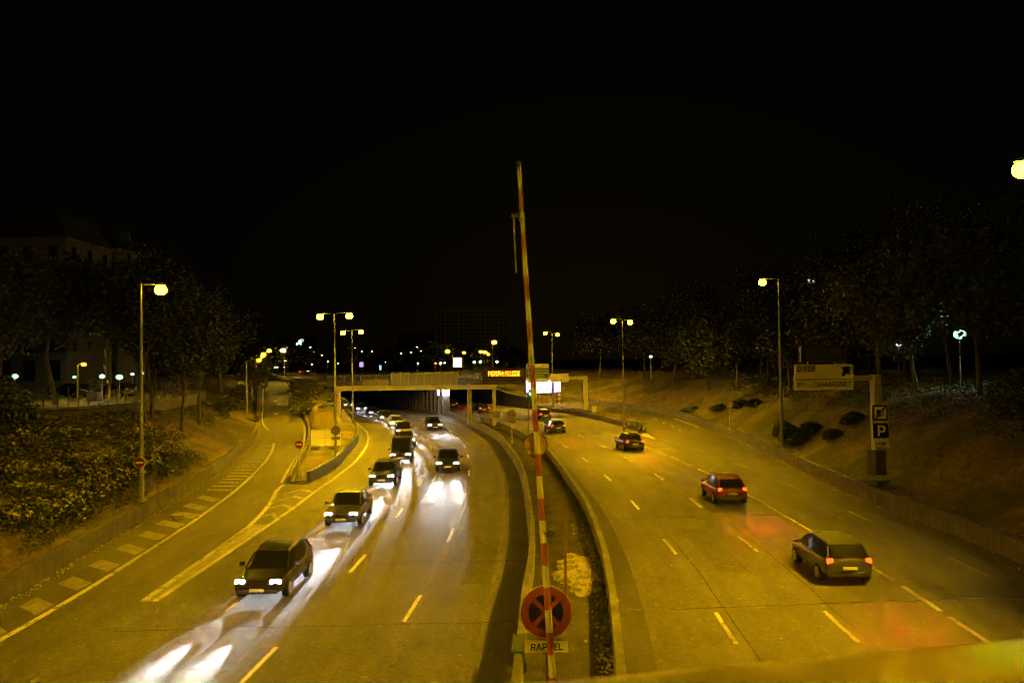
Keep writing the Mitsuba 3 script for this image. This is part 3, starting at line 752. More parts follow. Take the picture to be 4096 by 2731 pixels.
for a, b in zip(xs[:-1], xs[1:]):
    obj('panel', box((a + b) / 2, 97.55, 5.95, b - a - .05, .05, 1.36 if b < -9 else 1.5, 0, .01), 'grey_back', t)
for x in xs:
    obj('rib', box(x, 97.46, 5.95, .07, .12, 1.75), 'galvanised', t)
obj('top_rail', box((xs[0] + xs[-1]) / 2, 97.5, 6.72, xs[-1] - xs[0], .06, .06), 'galvanised', t)
t = thing('direction_board', 'small slatted back of a board at the left end of the gantry', 'sign')
for k in range(5):
    obj('panel', box(-16.25, 98.1, 5.15 + k * .18, 2.95, .05, .165), 'grey_back', t)
for x in (-17.7, -16.72, -15.75, -14.82):
    obj('rib', box(x, 98.03, 5.5, .05, .09, .95), 'galvanised', t)
t = thing('steel_post', 'grey steel post standing on the median behind the gantry', 'post')
obj('shaft', box(-5.5, 105.0, 2.6, .5, .5, 5.3, .25, .03), 'grey_back', t)
obj('foot_guard', box(-5.72, 104.65, .55, .12, .1, 1.0, .25, .02), 'galvanised', t)
obj('cap', box(-5.5, 105.0, 5.3, .8, .6, .14, .25, .02), 'grey_back', t)

t = thing('message_board', 'dark overhead message board reading PERIPH: FLUIDE in glowing orange letters', 'message board')
obj('cabinet', box(-1.0, 97.3, 6.35, 5.06, .6, 1.55, 0, .03), 'black_sign', t)
obj('lower_housing', box(-1.0, 97.3, 5.38, 5.06, .6, .30, 0, .02), 'dark_paint', t)
obj('support', box(-2.0, 97.4, 5.2, .3, .3, .5), 'beam_paint', t)
tx = text('PERIPH: FLUIDE', .58, -2.85, 96.985, 6.2, depth=.012, width=3.7)
obj('lettering', tx, 'lens', t, emit=np.array([1.0, .23, .008]) * 9.0, weight=.3)
obj('frame', box(1.25, 96.98, 6.4, .45, .02, 1.1), 'dark_paint', t)

t = thing('sign_gantry', 'steel gantry with one leg on the island right of the striped arm', 'gantry')
obj('leg', box(11.05, 125.5, 2.6, .62, .6, 5.8, 0, .03), 'beam_paint', t)
obj('beam', box(6.3, 125.5, 5.22, 9.6, .5, .52, -.0, .03), 'beam_paint', t)
obj('flange', box(10.6, 125.5, 5.22, .12, .58, .6), 'beam_paint', t)
t = thing('direction_board', 'tall direction board with LA DEFENSE on green behind the striped arm', 'sign')
YF = 124.6
def panel(t, x0, x1, z0, z1, mat, border=None, y=YF, name='panel'):
    k = obj(name, box((x0 + x1) / 2, y, (z0 + z1) / 2, x1 - x0, .06, z1 - z0, 0, .01), border or mat, t)
    if border:
        obj('face', box((x0 + x1) / 2, y - .033, (z0 + z1) / 2, x1 - x0 - .10, .012, z1 - z0 - .10), mat, k)
    return k
k = panel(t, 2.14, 5.48, 6.88, 7.46, 'white_sign')
obj('route_box', box(2.5, YF - .034, 7.17, .55, .012, .44), 'red_sign', k)
obj('lettering', text('N 13', .26, 2.27, YF - .042, 7.05, width=.46), 'white_sign', k)
obj('lettering', text('1000 m', .26, 5.32, YF - .034, 7.05, anchor='r', width=1.1), 'black_sign', k)
k = panel(t, 2.14, 5.48, 6.09, 6.84, 'green_sign', 'white_sign')
obj('route_box', box(2.58, YF - .046, 6.46, .62, .012, .5), 'blue_sign', k)
obj('lettering', text('A 13', .30, 2.34, YF - .054, 6.32, width=.5), 'white_sign', k)
obj('lettering', text('ROUEN', .30, 3.1, YF - .042, 6.32, width=1.15), 'white_sign', k)
obj('lettering', text('péage', .24, 4.35, YF - .042, 6.36, width=.95), 'white_sign', k)
k = panel(t, 2.14, 5.48, 5.25, 6.05, 'green_sign', 'white_sign')
obj('lettering', text('LA DÉFENSE', .36, 2.36, YF - .042, 5.47, width=2.25), 'white_sign', k)
k = panel(t, 2.14, 5.48, 4.68, 5.20, 'white_sign')
obj('lettering', text('PTE MAILLOT', .26, 2.3, YF - .034, 4.82, width=2.4), 'black_sign', k)
t = thing('direction_board', 'small white direction board reading 700 m and PTE DES TERNES on the right gantry', 'sign')
k = panel(t, 5.67, 8.44, 5.27, 5.92, 'white_sign')
obj('lettering', text('700 m', .26, 8.3, YF - .034, 5.45, anchor='r', width=.95), 'black_sign', k)
k = panel(t, 5.67, 8.44, 4.70, 5.23, 'white_sign')
obj('lettering', text('PTE DES TERNES', .26, 8.3, YF - .034, 4.83, anchor='r', width=2.5), 'black_sign', k)

# lit blue and white panels
for i, (x0, x1, lab) in enumerate([(2.2, 3.25, 'narrow bright blue and white lit panel left of the striped arm'), (3.95, 6.62, 'wide bright white lit panel with bluish lines right of the striped arm'), (6.87, 8.2, 'bright white lit panel with a blue surround, rightmost of the three')]):
    t = thing('illuminated_sign', lab, 'lit sign', 'bright lit panels beyond the gantry')
    y = 140.2 + .1 * i
    w = x1 - x0
    obj('cabinet', box((x0 + x1) / 2, y, 3.62, w, .3, 2.4, 0, .03), 'dark_paint', t)
    for s in (-.3, .3):
        obj('post', box((x0 + x1) / 2 + s * w, y + .05, 1.5, .1, .1, 2.4), 'galvanised', t)
    if i == 1:
        obj('screen', box((x0 + x1) / 2, y - .16, 4.05, w - .06, .012, 1.44), 'lens', t, emit=np.array([.75, .9, 1.0]) * 7, weight=.2)
        for k in range(4):
            obj('band', box((x0 + x1) / 2, y - .16, 3.22 - k * .22, w - .06, .012, .19), 'lens', t, emit=np.array([.42, .68, 1.0]) * (1.5 if k % 2 else .9), weight=.05)
    else:
        obj('surround', box((x0 + x1) / 2, y - .158, 3.5, w - .03, .012, 2.0), 'lens', t, emit=np.array([.01, .05, 1.0]) * 1.6, weight=.05)
        obj('screen', box((x0 + x1) / 2, y - .17, 3.66, w - .28, .012, 1.75), 'lens', t, emit=np.array([.6, .82, 1.0]) * 6, weight=.15)
        obj('header', box((x0 + x1) / 2, y - .17, 4.68, w - .12, .012, .24), 'lens', t, emit=np.array([.9, .95, 1.0]) * 5, weight=.05)
# white billboard on the street behind the bridge
p0, p1 = img(1300 + 1725 * .2976, 1350 + 268 * .2976, 175), img(1300 + 1843 * .2976, 1350 + 400 * .2976, 175)
t = thing('billboard', 'square white lit billboard above the bridge railing', 'billboard')
obj('frame', box((p0[0] + p1[0]) / 2, 175.2, (p0[2] + p1[2]) / 2, p1[0] - p0[0] + .15, .35, p0[2] - p1[2] + .15, 0, .03), 'dark_paint', t)
obj('poster', box((p0[0] + p1[0]) / 2, 175.0, (p0[2] + p1[2]) / 2, p1[0] - p0[0] - .1, .02, p0[2] - p1[2] - .1), 'lens', t, emit=np.array([1.0, .94, .96]) * 5, weight=.15)
for s in (-.6, .6):
    obj('leg', box((p0[0] + p1[0]) / 2 + s, 175.2, (p1[2] + STREET) / 2, .15, .15, max(.3, p1[2] - STREET + .2)), 'dark_paint', t)
# small blue and white roof lights far left, colour screen in the far trees
for lab, cx0, cy0, cx1, cy1, col, nm, Y in (('blue white lit sign on a far roof above the slip road', 768, 658, 800, 722, np.array([.25, .65, 1.0]) * 5, 'roof_sign', 300), ('white lit sign just left of the blue one on the far roof', 735, 692, 765, 740, np.array([1, 1, .95]) * 5, 'roof_sign', 300), ('small red and blue screen glowing in the far trees', 1530, 935, 1578, 995, np.array([.5, .35, 1.0]) * 1.2, 'lit_screen', 240), ('bluish shop window glowing far beyond the bridge', 1775, 975, 1805, 1035, np.array([.4, .9, 1.0]) * .8, 'lit_screen', 250)):
    p0, p1 = img(950 + cx0 * .3189, 1150 + cy0 * .3189, Y), img(950 + cx1 * .3189, 1150 + cy1 * .3189, Y)
    t = thing(nm, lab, 'lit sign')
    obj('cabinet', box((p0[0] + p1[0]) / 2, Y + .25, (p0[2] + p1[2]) / 2, p1[0] - p0[0] + .1, .4, p0[2] - p1[2] + .1), 'dark_paint', t)
    obj('face', box((p0[0] + p1[0]) / 2, Y, (p0[2] + p1[2]) / 2, p1[0] - p0[0], .03, p0[2] - p1[2]), 'lens', t, emit=col, weight=.03)
    obj('mast', box((p0[0] + p1[0]) / 2, Y + .3, (p1[2] + STREET) / 2, .3, .3, max(.4, p1[2] - STREET)), 'dark_paint', t)

# ------------------------------------------------------------------ cantilever sign with the route number on the right bank
t = thing('sign_gantry', 'cantilever sign post on a pale pedestal at the foot of the right bank', 'gantry')
f = 46 / 48.0
X = lambda x: x * f
Z = lambda z: 8 - (8 - z) * f
px, py = X(20.98), 46.0
obj('pedestal', cat([box(px, py, (Z(2.06) + .95) / 2, .72, .72, Z(2.06) - .95 + .0, .3, .03)]).apply_translation((0, 0, .475)), 'concrete', t)
obj('footing', box(px, py, 1.0, 1.0, 1.0, .28, .3, .05), 'concrete', t)
obj('hatch', box(px + .16, py - .365, Z(1.75), .16, .02, .2, .3), 'grey_back', t)
obj('post', box(X(21.02), py, (Z(2.0) + Z(6.9)) / 2, .44, .42, Z(6.9) - Z(2.0), .2, .02), 'beam_paint', t)
obj('arm', box((X(16.4) + X(21.0)) / 2, py, (Z(6.85) + Z(6.57)) / 2, X(21.0) - X(16.4) + .2, .30, .27, 0, .02), 'beam_paint', t)
obj('mast', tube([[X(16.62), py, Z(6.6)], [X(16.61), py, Z(8.7)]], [.045, .04], 8), 'rust', t, 40)
yf = py - .22
t = thing('route_sign', 'white sign with D 908 and a black arrow over PTE DE CHAMPERRET', 'sign')
x0, x1 = X(16.25), X(19.66)
k = panel(t, x0, x1, Z(6.72), Z(7.53), 'white_sign', y=yf)
obj('number_patch', box(x0 + .62, yf - .034, Z(7.28), 1.0, .008, .40), 'white_film', k)
obj('lettering', text('D 908', .30, x0 + .15, yf - .04, Z(7.15), width=1.0, bold=True), 'black_sign', k)
arrow = poly_plate([(-.30, -.22), (-.18, -.32), (.02, -.10), (.14, -.30), (.20, .30), (-.34, .20), (-.16, .06)], .01)
obj('arrow', standing(arrow, x1 - .38, yf - .034, Z(7.13)), 'black_sign', k)
k = panel(t, x0, x1, Z(6.06), Z(6.6), 'white_sign', y=yf)
obj('lettering', text('P', .27, x0 + .14, yf - .034, Z(6.22), bold=True), 'black_sign', k)
obj('lettering', text('TE', .16, x0 + .35, yf - .034, Z(6.33)), 'black_sign', k)
obj('lettering', text('DE', .17, x0 + .68, yf - .034, Z(6.22)), 'black_sign', k)
obj('lettering', text('CHAMPERRET', .29, x1 - .12, yf - .034, Z(6.22), anchor='r', width=2.1, bold=True), 'black_sign', k)
t = thing('message_board', 'dark unlit message board above the D 908 sign', 'message board')
obj('cabinet', box(X(18.0), py + .1, Z(8.15), X(2.5), .3, .86, 0, .03), 'black_sign', t)
obj('frame', box(X(18.0), py - .06, Z(8.15), X(2.1), .02, .62), 'dark_paint', t)
obj('strut', box(X(17.2), py + .1, Z(7.3), .08, .1, 1.2), 'dark_paint', t)
obj('strut', box(X(18.8), py + .1, Z(7.3), .08, .1, 1.2), 'dark_paint', t)
t = thing('service_sign', 'three stacked plates on the sign post: crossed fuel pump, P, and an arrow', 'sign')
yf = py - .26
xc = X(21.13)
def framed(z0, z1, x0, x1, face):
    k = obj('plate', box((x0 + x1) / 2, yf, (z0 + z1) / 2, x1 - x0, .04, z1 - z0, 0, .008), 'white_sign', t)
    if face:
        obj('face', box((x0 + x1) / 2, yf - .024, (z0 + z1) / 2, x1 - x0 - .07, .01, z1 - z0 - .07), face, k)
    return k
a, b = Z(4.22), Z(5.2)
k = framed(a, b, X(20.65), X(21.6), 'blue_sign')
zc = (a + b) / 2
obj('field', box(xc, yf - .032, zc, .66, .01, .66), 'white_sign', k)
obj('pump', cat([box(xc - .08, yf - .04, zc - .04, .24, .01, .36), box(xc - .08, yf - .04, zc + .18, .18, .01, .03), box(xc - .02, yf - .04, zc + .12, .03, .01, .1), box(xc - .15, yf - .04, zc + .12, .03, .01, .1), box(xc + .12, yf - .04, zc - .1, .03, .01, .22), box(xc + .18, yf - .04, zc - .02, .03, .01, .28)]), 'black_sign', k)
bar = poly_plate([(-.31, -.29), (-.22, -.36), (.31, .29), (.22, .36)], .01)
obj('bar', standing(bar, xc, yf - .046, zc), 'red_sign', k)
a, b = Z(3.21), Z(4.16)
k = framed(a, b, X(20.67), X(21.63), 'blue_sign')
obj('lettering', text('P', .58, xc + .02, yf - .03, (a + b) / 2 - .3, anchor='c', bold=True), 'white_sign', k)
a, b = Z(2.72), Z(3.16)
k = framed(a, b, X(20.72), X(21.61), None)
obj('arrow', standing(poly_plate([(-.28, -.035), (.14, -.035), (.14, -.11), (.30, 0), (.14, .11), (.14, .035), (-.28, .035)], .01), xc, yf - .024, (a + b) / 2), 'black_sign', k)

# ------------------------------------------------------------------ round signs
def disc(r, depth=.03, n=40):
    m = trimesh.creation.cylinder(r, depth, sections=n)
    return m

def no_entry(t, x, y, z, r):
    k = obj('disc', standing(disc(r), x, y, z), 'white_sign', t)
    obj('face', standing(disc(r * .93, .01), x, y - .02, z), 'red_sign', k)
    obj('bar', box(x, y - .03, z, r * 1.3, .01, r * .3), 'white_sign', k)

t = thing('no_entry_sign', 'no entry sign on a slim grey post at the nose of the gore', 'sign')
obj('post', tube([[-14.6, 56.6, .05], [-14.62, 56.6, 2.8]], .045, 10), 'galvanised', t, 40)
no_entry(t, -14.61, 56.52, 2.5, .31)
t = thing('no_entry_sign', 'no entry disc strapped low on the tall left street lamp', 'sign')
no_entry(t, -19.55, 43.38, 2.95, .30)
obj('strap', tube([[-19.55, 43.6, 3.05], [-19.55, 43.6, 3.1]], .145, 12), 'galvanised', t)
t = thing('round_sign', 'grey back of a round sign with its small plate on the nearer double street lamp', 'sign')
obj('disc', standing(disc(.42), -15.42, 72.02, 2.15), 'grey_back', t)
obj('plate', box(-15.42, 72.0, 1.48, .75, .03, .25), 'grey_back', t)
obj('strap', box(-15.48, 72.07, 2.15, .3, .12, .06), 'galvanised', t)
t = thing('info_panel', 'wide pale sign panel on two concrete blocks lit by the lamp at the gore', 'sign')
for x0_, x1_ in ((-18.17, -16.87), (-16.84, -15.52)):
    obj('panel', box((x0_ + x1_) / 2, 74.5, 1.67, x1_ - x0_, .05, .70, 0, .01), 'white_sign', t)
    obj('panel', box((x0_ + x1_) / 2, 74.5, .95, x1_ - x0_, .05, .70, 0, .01), 'white_sign', t)
for x in (-17.7, -16.2):
    obj('post', box(x, 74.58, 1.0, .09, .09, 2.0), 'galvanised', t)
    obj('block', box(x, 74.3, .30, .62, .6, .52, 0, .04), 'concrete', t)
t = thing('speed_sign', 'round speed limit sign reading 50 on the right bank', 'sign')
x, y = 21.93, 84.0
obj('post', tube([[x, y, .6], [x, y, 3.9]], .035, 10), 'galvanised', t, 40)
k = obj('disc', standing(disc(.41), x, y - .06, 3.26), 'white_sign', t)
obj('ring', standing(trimesh.creation.annulus(.29, .40, .01, sections=40), x, y - .08, 3.26), 'red_sign', k)
obj('lettering', text('50', .30, x, y - .078, 3.12, anchor='c', width=.42, bold=True), 'black_sign', k)
t = thing('round_sign', 'back of a round sign on a thin post in the median beyond the striped arm', 'sign')
x, y = -.12, 78.0
obj('post', tube([[x, y, .1], [x, y, 3.5]], .04, 10), 'galvanised', t, 40)
obj('disc', standing(disc(.47), x, y + .06, 2.9), 'grey_back', t)
obj('plate', box(x, y + .06, 2.3, .9, .03, .28), 'grey_back', t)
for z in (2.65, 3.15):
    obj('clamp', box(x, y - .05, z, .7, .03, .05), 'galvanised', t)
t = thing('traffic_light', 'slim dark post with a small green signal light in the median', 'traffic light')
x, y = 1.5, 84.0
obj('post', tube([[x, y, .1], [x + .1, y, 4.55]], [.06, .045], 10), 'dark_paint', t, 40)
obj('housing', box(x + .28, y, 4.6, .36, .25, .9, 0, .03), 'dark_paint', t)
g = standing(disc(.13, .03, 20), x + .3, y - .14, 4.62)
obj('signal', g, 'lens', t, emit=np.array([.05, 1.0, .45]) * 22, weight=.15)
t = thing('chevron_board', 'blue board with white chevrons at the nose of the island', 'sign')
k = obj('board', box(13.28, 92.6, .78, 1.32, .05, .42, 0, .01), 'blue_sign', t)
for s, xs_ in ((-1, (12.82, 13.08)), (1, (13.5, 13.76))):
    for xx in xs_:
        obj('chevron', standing(poly_plate([(s * .06, 0), (-s * .04, .17), (-s * .13, .17), (-s * .03, 0), (-s * .13, -.17), (-s * .04, -.17)], .01), xx, 92.565, .78), 'white_sign', k)
obj('lozenge', standing(poly_plate([(-.09, 0), (0, .16), (.09, 0), (0, -.16)], .01), 13.29, 92.565, .78), 'green_sign', k)
for x in (12.9, 13.7):
    obj('leg', box(x, 92.68, .4, .06, .06, .6), 'dark_paint', t)
for i, (x, y) in enumerate([(12.3, 92.2), (13.62, 89.8), (14.2, 92.4), (14.55, 91.3)]):
    t = thing('bollard', ['striped bollard left of the chevron board', 'striped bollard nearest the road in front of the chevron board', 'striped bollard behind the front one right of the chevron board', 'rightmost striped bollard at the island nose'][i], 'bollard', 'striped bollards at the island nose')
    obj('body', revolve([(0, 0), (.11, 0), (.10, .75), (.07, .82), (0, .83)], 14, (x, y, 0.0)), 'dark_paint', t, 40)
    for z in (.42, .62):
        obj('band', revolve([(.109, 0), (.1105, 0), (.109, .1), (.107, .1)], 14, (x, y, z)), 'white_film', t, 40)
t = thing('utility_cabinet', 'pale roadside utility cabinet beside the right gantry leg', 'cabinet')
obj('body', box(11.5, 117.4, .75, .62, .45, 1.3, 0, .02), 'white_film', t)
obj('cap', box(11.5, 117.4, 1.43, .68, .5, .07, 0, .01), 'grey_back', t)
obj('door', box(11.5, 117.16, .75, .5, .02, 1.1, 0, .005), 'white_film', t)
obj('handle', box(11.68, 117.14, .8, .03, .02, .14), 'dark_paint', t)
t = thing('sign_cluster', 'thin post with three small round plates below the lit panels', 'sign')
p = img(2237, 1600, 128)
obj('post', tube([[p[0], 128, .1], [p[0], 128, 3.1]], .05, 8), 'galvanised', t, 40)
for k in range(3):
    obj('disc', standing(disc(.3), p[0], 127.9, 1.3 + k * .68), 'white_sign', t)
    obj('ring', standing(trimesh.creation.annulus(.2, .29, .012, sections=28), p[0], 127.87, 1.3 + k * .68), 'red_sign', t)
for k in range(9):
    p = img(2156 + k * 7.5, 1590, 136)
    t = thing('marker_post', f'thin red marker post, {ordn[k]} from the left below the lit panels', 'post', 'red marker posts below the lit panels')
    obj('shaft', box(p[0], 136, 1.0, .07, .07, 1.9), 'red_film', t)
    obj('tip', box(p[0], 136, 2.05, .075, .075, .2), 'white_film', t)

# ------------------------------------------------------------------ median furniture in the foreground
t = thing('no_stopping_sign', 'large round no stopping sign, red ring and cross on dark blue, above the RAPPEL plate', 'sign')
x, y, z = .545, 15.0, 3.48
obj('post', box(x + .02, y + .07, 1.85, .08, .06, 3.5, 0, .01), 'rust', t)
k = obj('disc', standing(disc(.475, .035, 56), x, y, z), 'orange_back', t)
obj('ring', standing(trimesh.creation.annulus(.315, .455, .012, sections=56), x, y - .022, z), 'red_sign', k)
obj('field', standing(disc(.318, .008, 48), x, y - .02, z), 'blue_sign', k)
for a in (math.pi / 4, -math.pi / 4):
    m = trimesh.creation.box((.64, .085, .012))
    m.apply_transform(trimesh.transformations.rotation_matrix(a, [0, 0, 1]))
    obj('bar', standing(m, x, y - .03 - .003 * (a > 0), z), 'red_sign', k)
k = obj('plate', box(x + .0, y, z - .62, .80, .03, .235, 0, .008), 'orange_back', t)
obj('face', box(x, y - .018, z - .62, .77, .008, .205, 0), 'white_sign', k)
obj('lettering', text('RAPPEL', .115, x, y - .024, z - .675, anchor='c', width=.58, bold=True), 'black_sign', k)

t = thing('road_barrier', 'raised red and white striped barrier arm towering over the median', 'barrier arm')
A, B = np.array([.90, 13.0, .9]), np.array([.12, 13.0, 12.15])
p_top, p_bot = img(2075.7, 672, 13.0), img(2208, 2682, 13.0)
d = (p_top - p_bot) / (p_top[2] - p_bot[2])
base = p_bot + d * (1.0 - p_bot[2])
span = np.linalg.norm(p_top - base)
u = (p_top - base) / span
def at(s): return base + u * s
nb = 28
bounds = np.linspace(0.35, span, nb + 1)
for i in range(nb):
    s0, s1 = bounds[i], bounds[i + 1]
    r = lambda s: .064 - .031 * s / span
    obj('band', tube([at(s0 + .001), at(s1 - .001)], [r(s0), r(s1)], 18), 'white_film' if i % 2 else 'red_film', t, 40)
obj('hinge', box(base[0], 13.1, 1.1, .3, .5, .45, 0, .03), 'dark_paint', t)
k = obj('housing', box(base[0] + .05, 13.4, .65, .5, .7, 1.1, 0, .03), 'red_film', t)
obj('cap', tube([at(span - .01), at(span + .1)], [.033, .03], 14), 'dark_paint', t, 40)
s = (img(0, 890, 13)[2] - base[2]) / u[2]
for q in (-.07, .07):
    obj('clamp', tube([at(s + q - .02), at(s + q + .02)], .05, 14), 'dark_paint', t, 40)
c0 = at(s)
obj('bracket', box(c0[0] - .09, c0[1] + .03, c0[2], .16, .05, .06), 'dark_paint', t)
obj('support_leg', tube([c0 + [-.13, .04, 0], c0 + [-.12, .04, -.42], c0 + [-.12, .04, -.43], c0 + [-.105, .04, -.9]], [.014, .014, .01, .011], 8), 'grey_back', t, 40)
s = (img(2149, 1782, 13)[2] - base[2]) / u[2]
c0 = at(s)
k = obj('disc', standing(disc(.192, .012, 40), c0[0] - .025, c0[1] + .10, c0[2]), 'orange_back', t)
obj('rim', standing(trimesh.creation.annulus(.178, .197, .02, sections=40), c0[0] - .025, c0[1] + .095, c0[2]), 'rust', k)
for q in (-.07, .07):
    obj('stiffener', box(c0[0] - .025, c0[1] + .085, c0[2] + q, .34, .012, .02), 'grey_back', k)
s = (img(2195, 2130, 13)[2] - base[2]) / u[2]
c0 = at(s)
k = obj('flash_lamp', standing(revolve([(0, -.07), (.06, -.06), (.068, 0), (.066, .05), (0, .055)], 20), c0[0] + .115, c0[1] - .03, c0[2] + .0), 'dark_paint', t, 40)
obj('bracket', box(c0[0] + .07, c0[1] - .04, c0[2] + .0, .12, .04, .04, 0, .01), 'orange_back', k)

t = thing('thin_post', 'thin rusty brown post standing in the median right of the striped arm', 'post')
p = img(2264, 2390, 28)
obj('shaft', box(p[0], 28, 1.45, .085, .06, 2.8, 0, .01), 'rust', t)
obj('cap', box(p[0], 28, 2.86, .10, .07, .03), 'rust', t)

# sand heap, rubble and weeds
rng = np.random.default_rng(21)
def heap(cx, cy, rx, ry, h, seed):
    n = 46
    g = np.linspace(-1.25, 1.25, n)
    X_, Y_ = np.meshgrid(g, g, indexing='ij')
    q = np.sqrt(X_ ** 2 + Y_ ** 2)
    P_ = np.stack([X_ * rx, Y_ * ry, X_ * 0 + seed], -1)
    edge = 1.1 * (meshkit.fbm(P_ * 1.9, 4, seed) - .5)
    z = h * np.clip(1 - (q + edge) ** 2, 0, 1) ** .8
    z = z * (.55 + .9 * meshkit.fbm(P_ * 5.0, 4, seed + 1)) + .05 * (meshkit.noise(P_ * 16, seed + 2) - .5) * (z > 0) - .03 * (z <= 0)
    v = np.stack([X_ * rx, Y_ * ry, z], -1).reshape(-1, 3)
    i, j = np.meshgrid(np.arange(n - 1), np.arange(n - 1), indexing='ij')
    f = np.stack([i * n + j, (i + 1) * n + j, (i + 1) * n + j + 1, i * n + j + 1], -1).reshape(-1, 4)
    return place(trimesh.Trimesh(v, np.vstack([f[:, :3], f[:, [0, 2, 3]]]), process=False), cx, cy, .12)
tag(obj('sand_heap', heap(2.3, 30.6, .86, 2.7, .22, 3), 'spill'), 'rough heap of pale spilled rubble in the median beside the right barrier', 'rubble heap')
def chips(n, fn, size, mat, name, label, catg=None, seed=1):
    r = np.random.default_rng(seed)
    ms = []
    for _ in range(n):
        x, y, z = fn(r)
        s = size * r.uniform(.4, 1.3)
        m = trimesh.creation.box((s, s * r.uniform(.4, 1), s * r.uniform(.2, .6)))
        m.apply_transform(trimesh.transformations.euler_matrix(*(r.uniform(-.5, .5, 2)), r.uniform(0, 6)))
        m.apply_translation((x, y, z + s * .15))
        ms.append(m)
    k = obj(name, cat(ms), mat)
    tag(k, label, catg, kind='stuff')
def med(r):
    y = r.uniform(20, 40)
    return float(MR(y)) - .3 - abs(r.normal(0, .28)), y, .13
chips(520, med, .07, 'sand', 'rubble', 'pale rubble scattered along the right side of the median', 'rubble', 2)
def gut(r):
    y = 22 + 60 * r.random() ** 1.4
    return float(LW(y)) + abs(r.normal(.12, .12)) + .03, y, .012
chips(500, gut, .07, 'sand', 'gutter_litter', 'small litter lying in the gutter along the left wall', 'litter', 3)
def gut2(r):
    y = r.uniform(30, 90)
    return float(RW(y)) - abs(r.normal(.15, .3)) - .03, y, .012
chips(160, gut2, .06, 'sand', 'gutter_litter', 'small litter lying in the gutter along the right wall', 'litter', 4)
def gut3(r):
    y = r.uniform(22, 80)
    return float(r.choice([float(EL(y)) + r.normal(1.5, 2.5), float(R1(y)) + r.normal(2.5, 4)])), y, .006
chips(260, gut3, .03, 'sand', 'road_grit', 'tiny bright grit strewn over the asphalt', 'grit', 6)
t = thing('cardboard_box', 'small crushed box lying on the hatched strip by the left wall', 'box')
obj('body', box(-17.55, 43.4, .12, .42, .30, .22, .5, .02), 'sand', t)
obj('flap', box(-17.72, 43.3, .2, .18, .28, .012, .5), 'sand', t)

# ------------------------------------------------------------------ vegetation
def quads(c, size, r, flat=.0, aspect=.62):
    """little leaf shaped faces at the points c"""
    n = len(c)
    a = r.normal(size=(n, 3))
    a /= np.linalg.norm(a, axis=1, keepdims=True)
    b = np.cross(a, r.normal(size=(n, 3)))
    b /= np.linalg.norm(b, axis=1, keepdims=True)
    s = size * r.uniform(.6, 1.35, (n, 1))
    v = np.stack([c - a * s, c + b * s * aspect, c + a * s, c - b * s * aspect], 1).reshape(-1, 3)
    i = np.arange(n)[:, None] * 4
    return trimesh.Trimesh(v, np.vstack([i + [0, 1, 2], i + [0, 2, 3]]), process=False)

def tree(label, x, y, z0, H, R, seed, nleaf=3500, leaf=.20, mat='leaf', trunk=.2, group=None, low=.36, name='tree', lean=0.0):
    r = np.random.default_rng(seed)
    t = thing(name, label, 'tree', group)
    bx, by = x + lean, y
    top = np.array([bx + r.normal(0, .3), by, z0 + H * .62])
    k0 = np.array([x, y, z0 - .3])
    mid = k0 * .5 + top * .5 + np.array([r.normal(0, .2), r.normal(0, .2), 0])
    obj('trunk', tube([k0, k0 + [0, 0, .5], mid, top], [trunk * 1.35, trunk, trunk * .75, trunk * .4], 9), 'bark', t, True)
    cl, nl = [], 7
    for k in range(nl):
        a = 2 * math.pi * k / nl + r.uniform(-.4, .4)
        s = r.uniform(.45, .95)
        p0 = k0 + (top - k0) * s
        rr = R * r.uniform(.55, .95)
        p2 = np.array([bx + rr * math.cos(a), by + rr * math.sin(a), z0 + H * r.uniform(.5, .86)])
        p1 = (p0 + p2) / 2 + [0, 0, -.1 * H * r.random()]
        obj('limb', tube([p0, p1, p2], [trunk * .45, trunk * .3, trunk * .1], 6), 'bark', t, True)
        cl += [p2, (p1 + p2) / 2]
    ncl = 34
    cen = np.array([bx, by, z0 + H * (low + 1) / 2])
    u_ = r.normal(size=(ncl, 3))
    u_ /= np.linalg.norm(u_, axis=1, keepdims=True)
    q = cen + u_ * np.array([R, R, H * (1 - low) / 2]) * r.uniform(.45, 1.0, (ncl, 1))
    cl = np.vstack([np.array(cl), q])
    w = r.uniform(.3, 1.0, len(cl))
    idx = r.choice(len(cl), nleaf, p=w / w.sum())
    c = cl[idx] + r.normal(size=(nleaf, 3)) * np.array([1, 1, .75]) * R * .19
    obj('crown', quads(c, leaf, r), mat, t)
    return t

def shrub(label, x, y, z0, R, H, seed, n=900, leaf=.12, mat='leaf', flowers=0, group=None, name='shrub', ry=None):
    r = np.random.default_rng(seed)
    t = thing(name, label, 'shrub', group)
    u_ = r.normal(size=(n, 3))
    u_ /= np.linalg.norm(u_, axis=1, keepdims=True)
    u_[:, 2] = np.abs(u_[:, 2])
    lump = 1 + .5 * (meshkit.fbm(u_ * 2.2 + seed, 3, seed) - .5)
    c = np.array([x, y, z0]) + u_ * np.array([R, ry or R, H]) * (r.uniform(.35, 1.0, (n, 1)) ** .5) * lump[:, None]
    obj('foliage', quads(c, leaf, r), mat, t)
    for k in range(4):
        a = r.uniform(0, 6.28)
        obj('stem', tube([[x, y, z0 - .2], [x + .5 * R * math.cos(a), y + .5 * R * math.sin(a), z0 + H * .6]], [.035, .015], 5), 'bark', t)
    if flowers:
        ff = c[np.argsort(-(c[:, 2] + r.normal(0, .25 * H, n)))[:flowers]] + [0, 0, .05]
        obj('blossom', quads(ff, leaf * .8, r), 'flower', t)
    return t

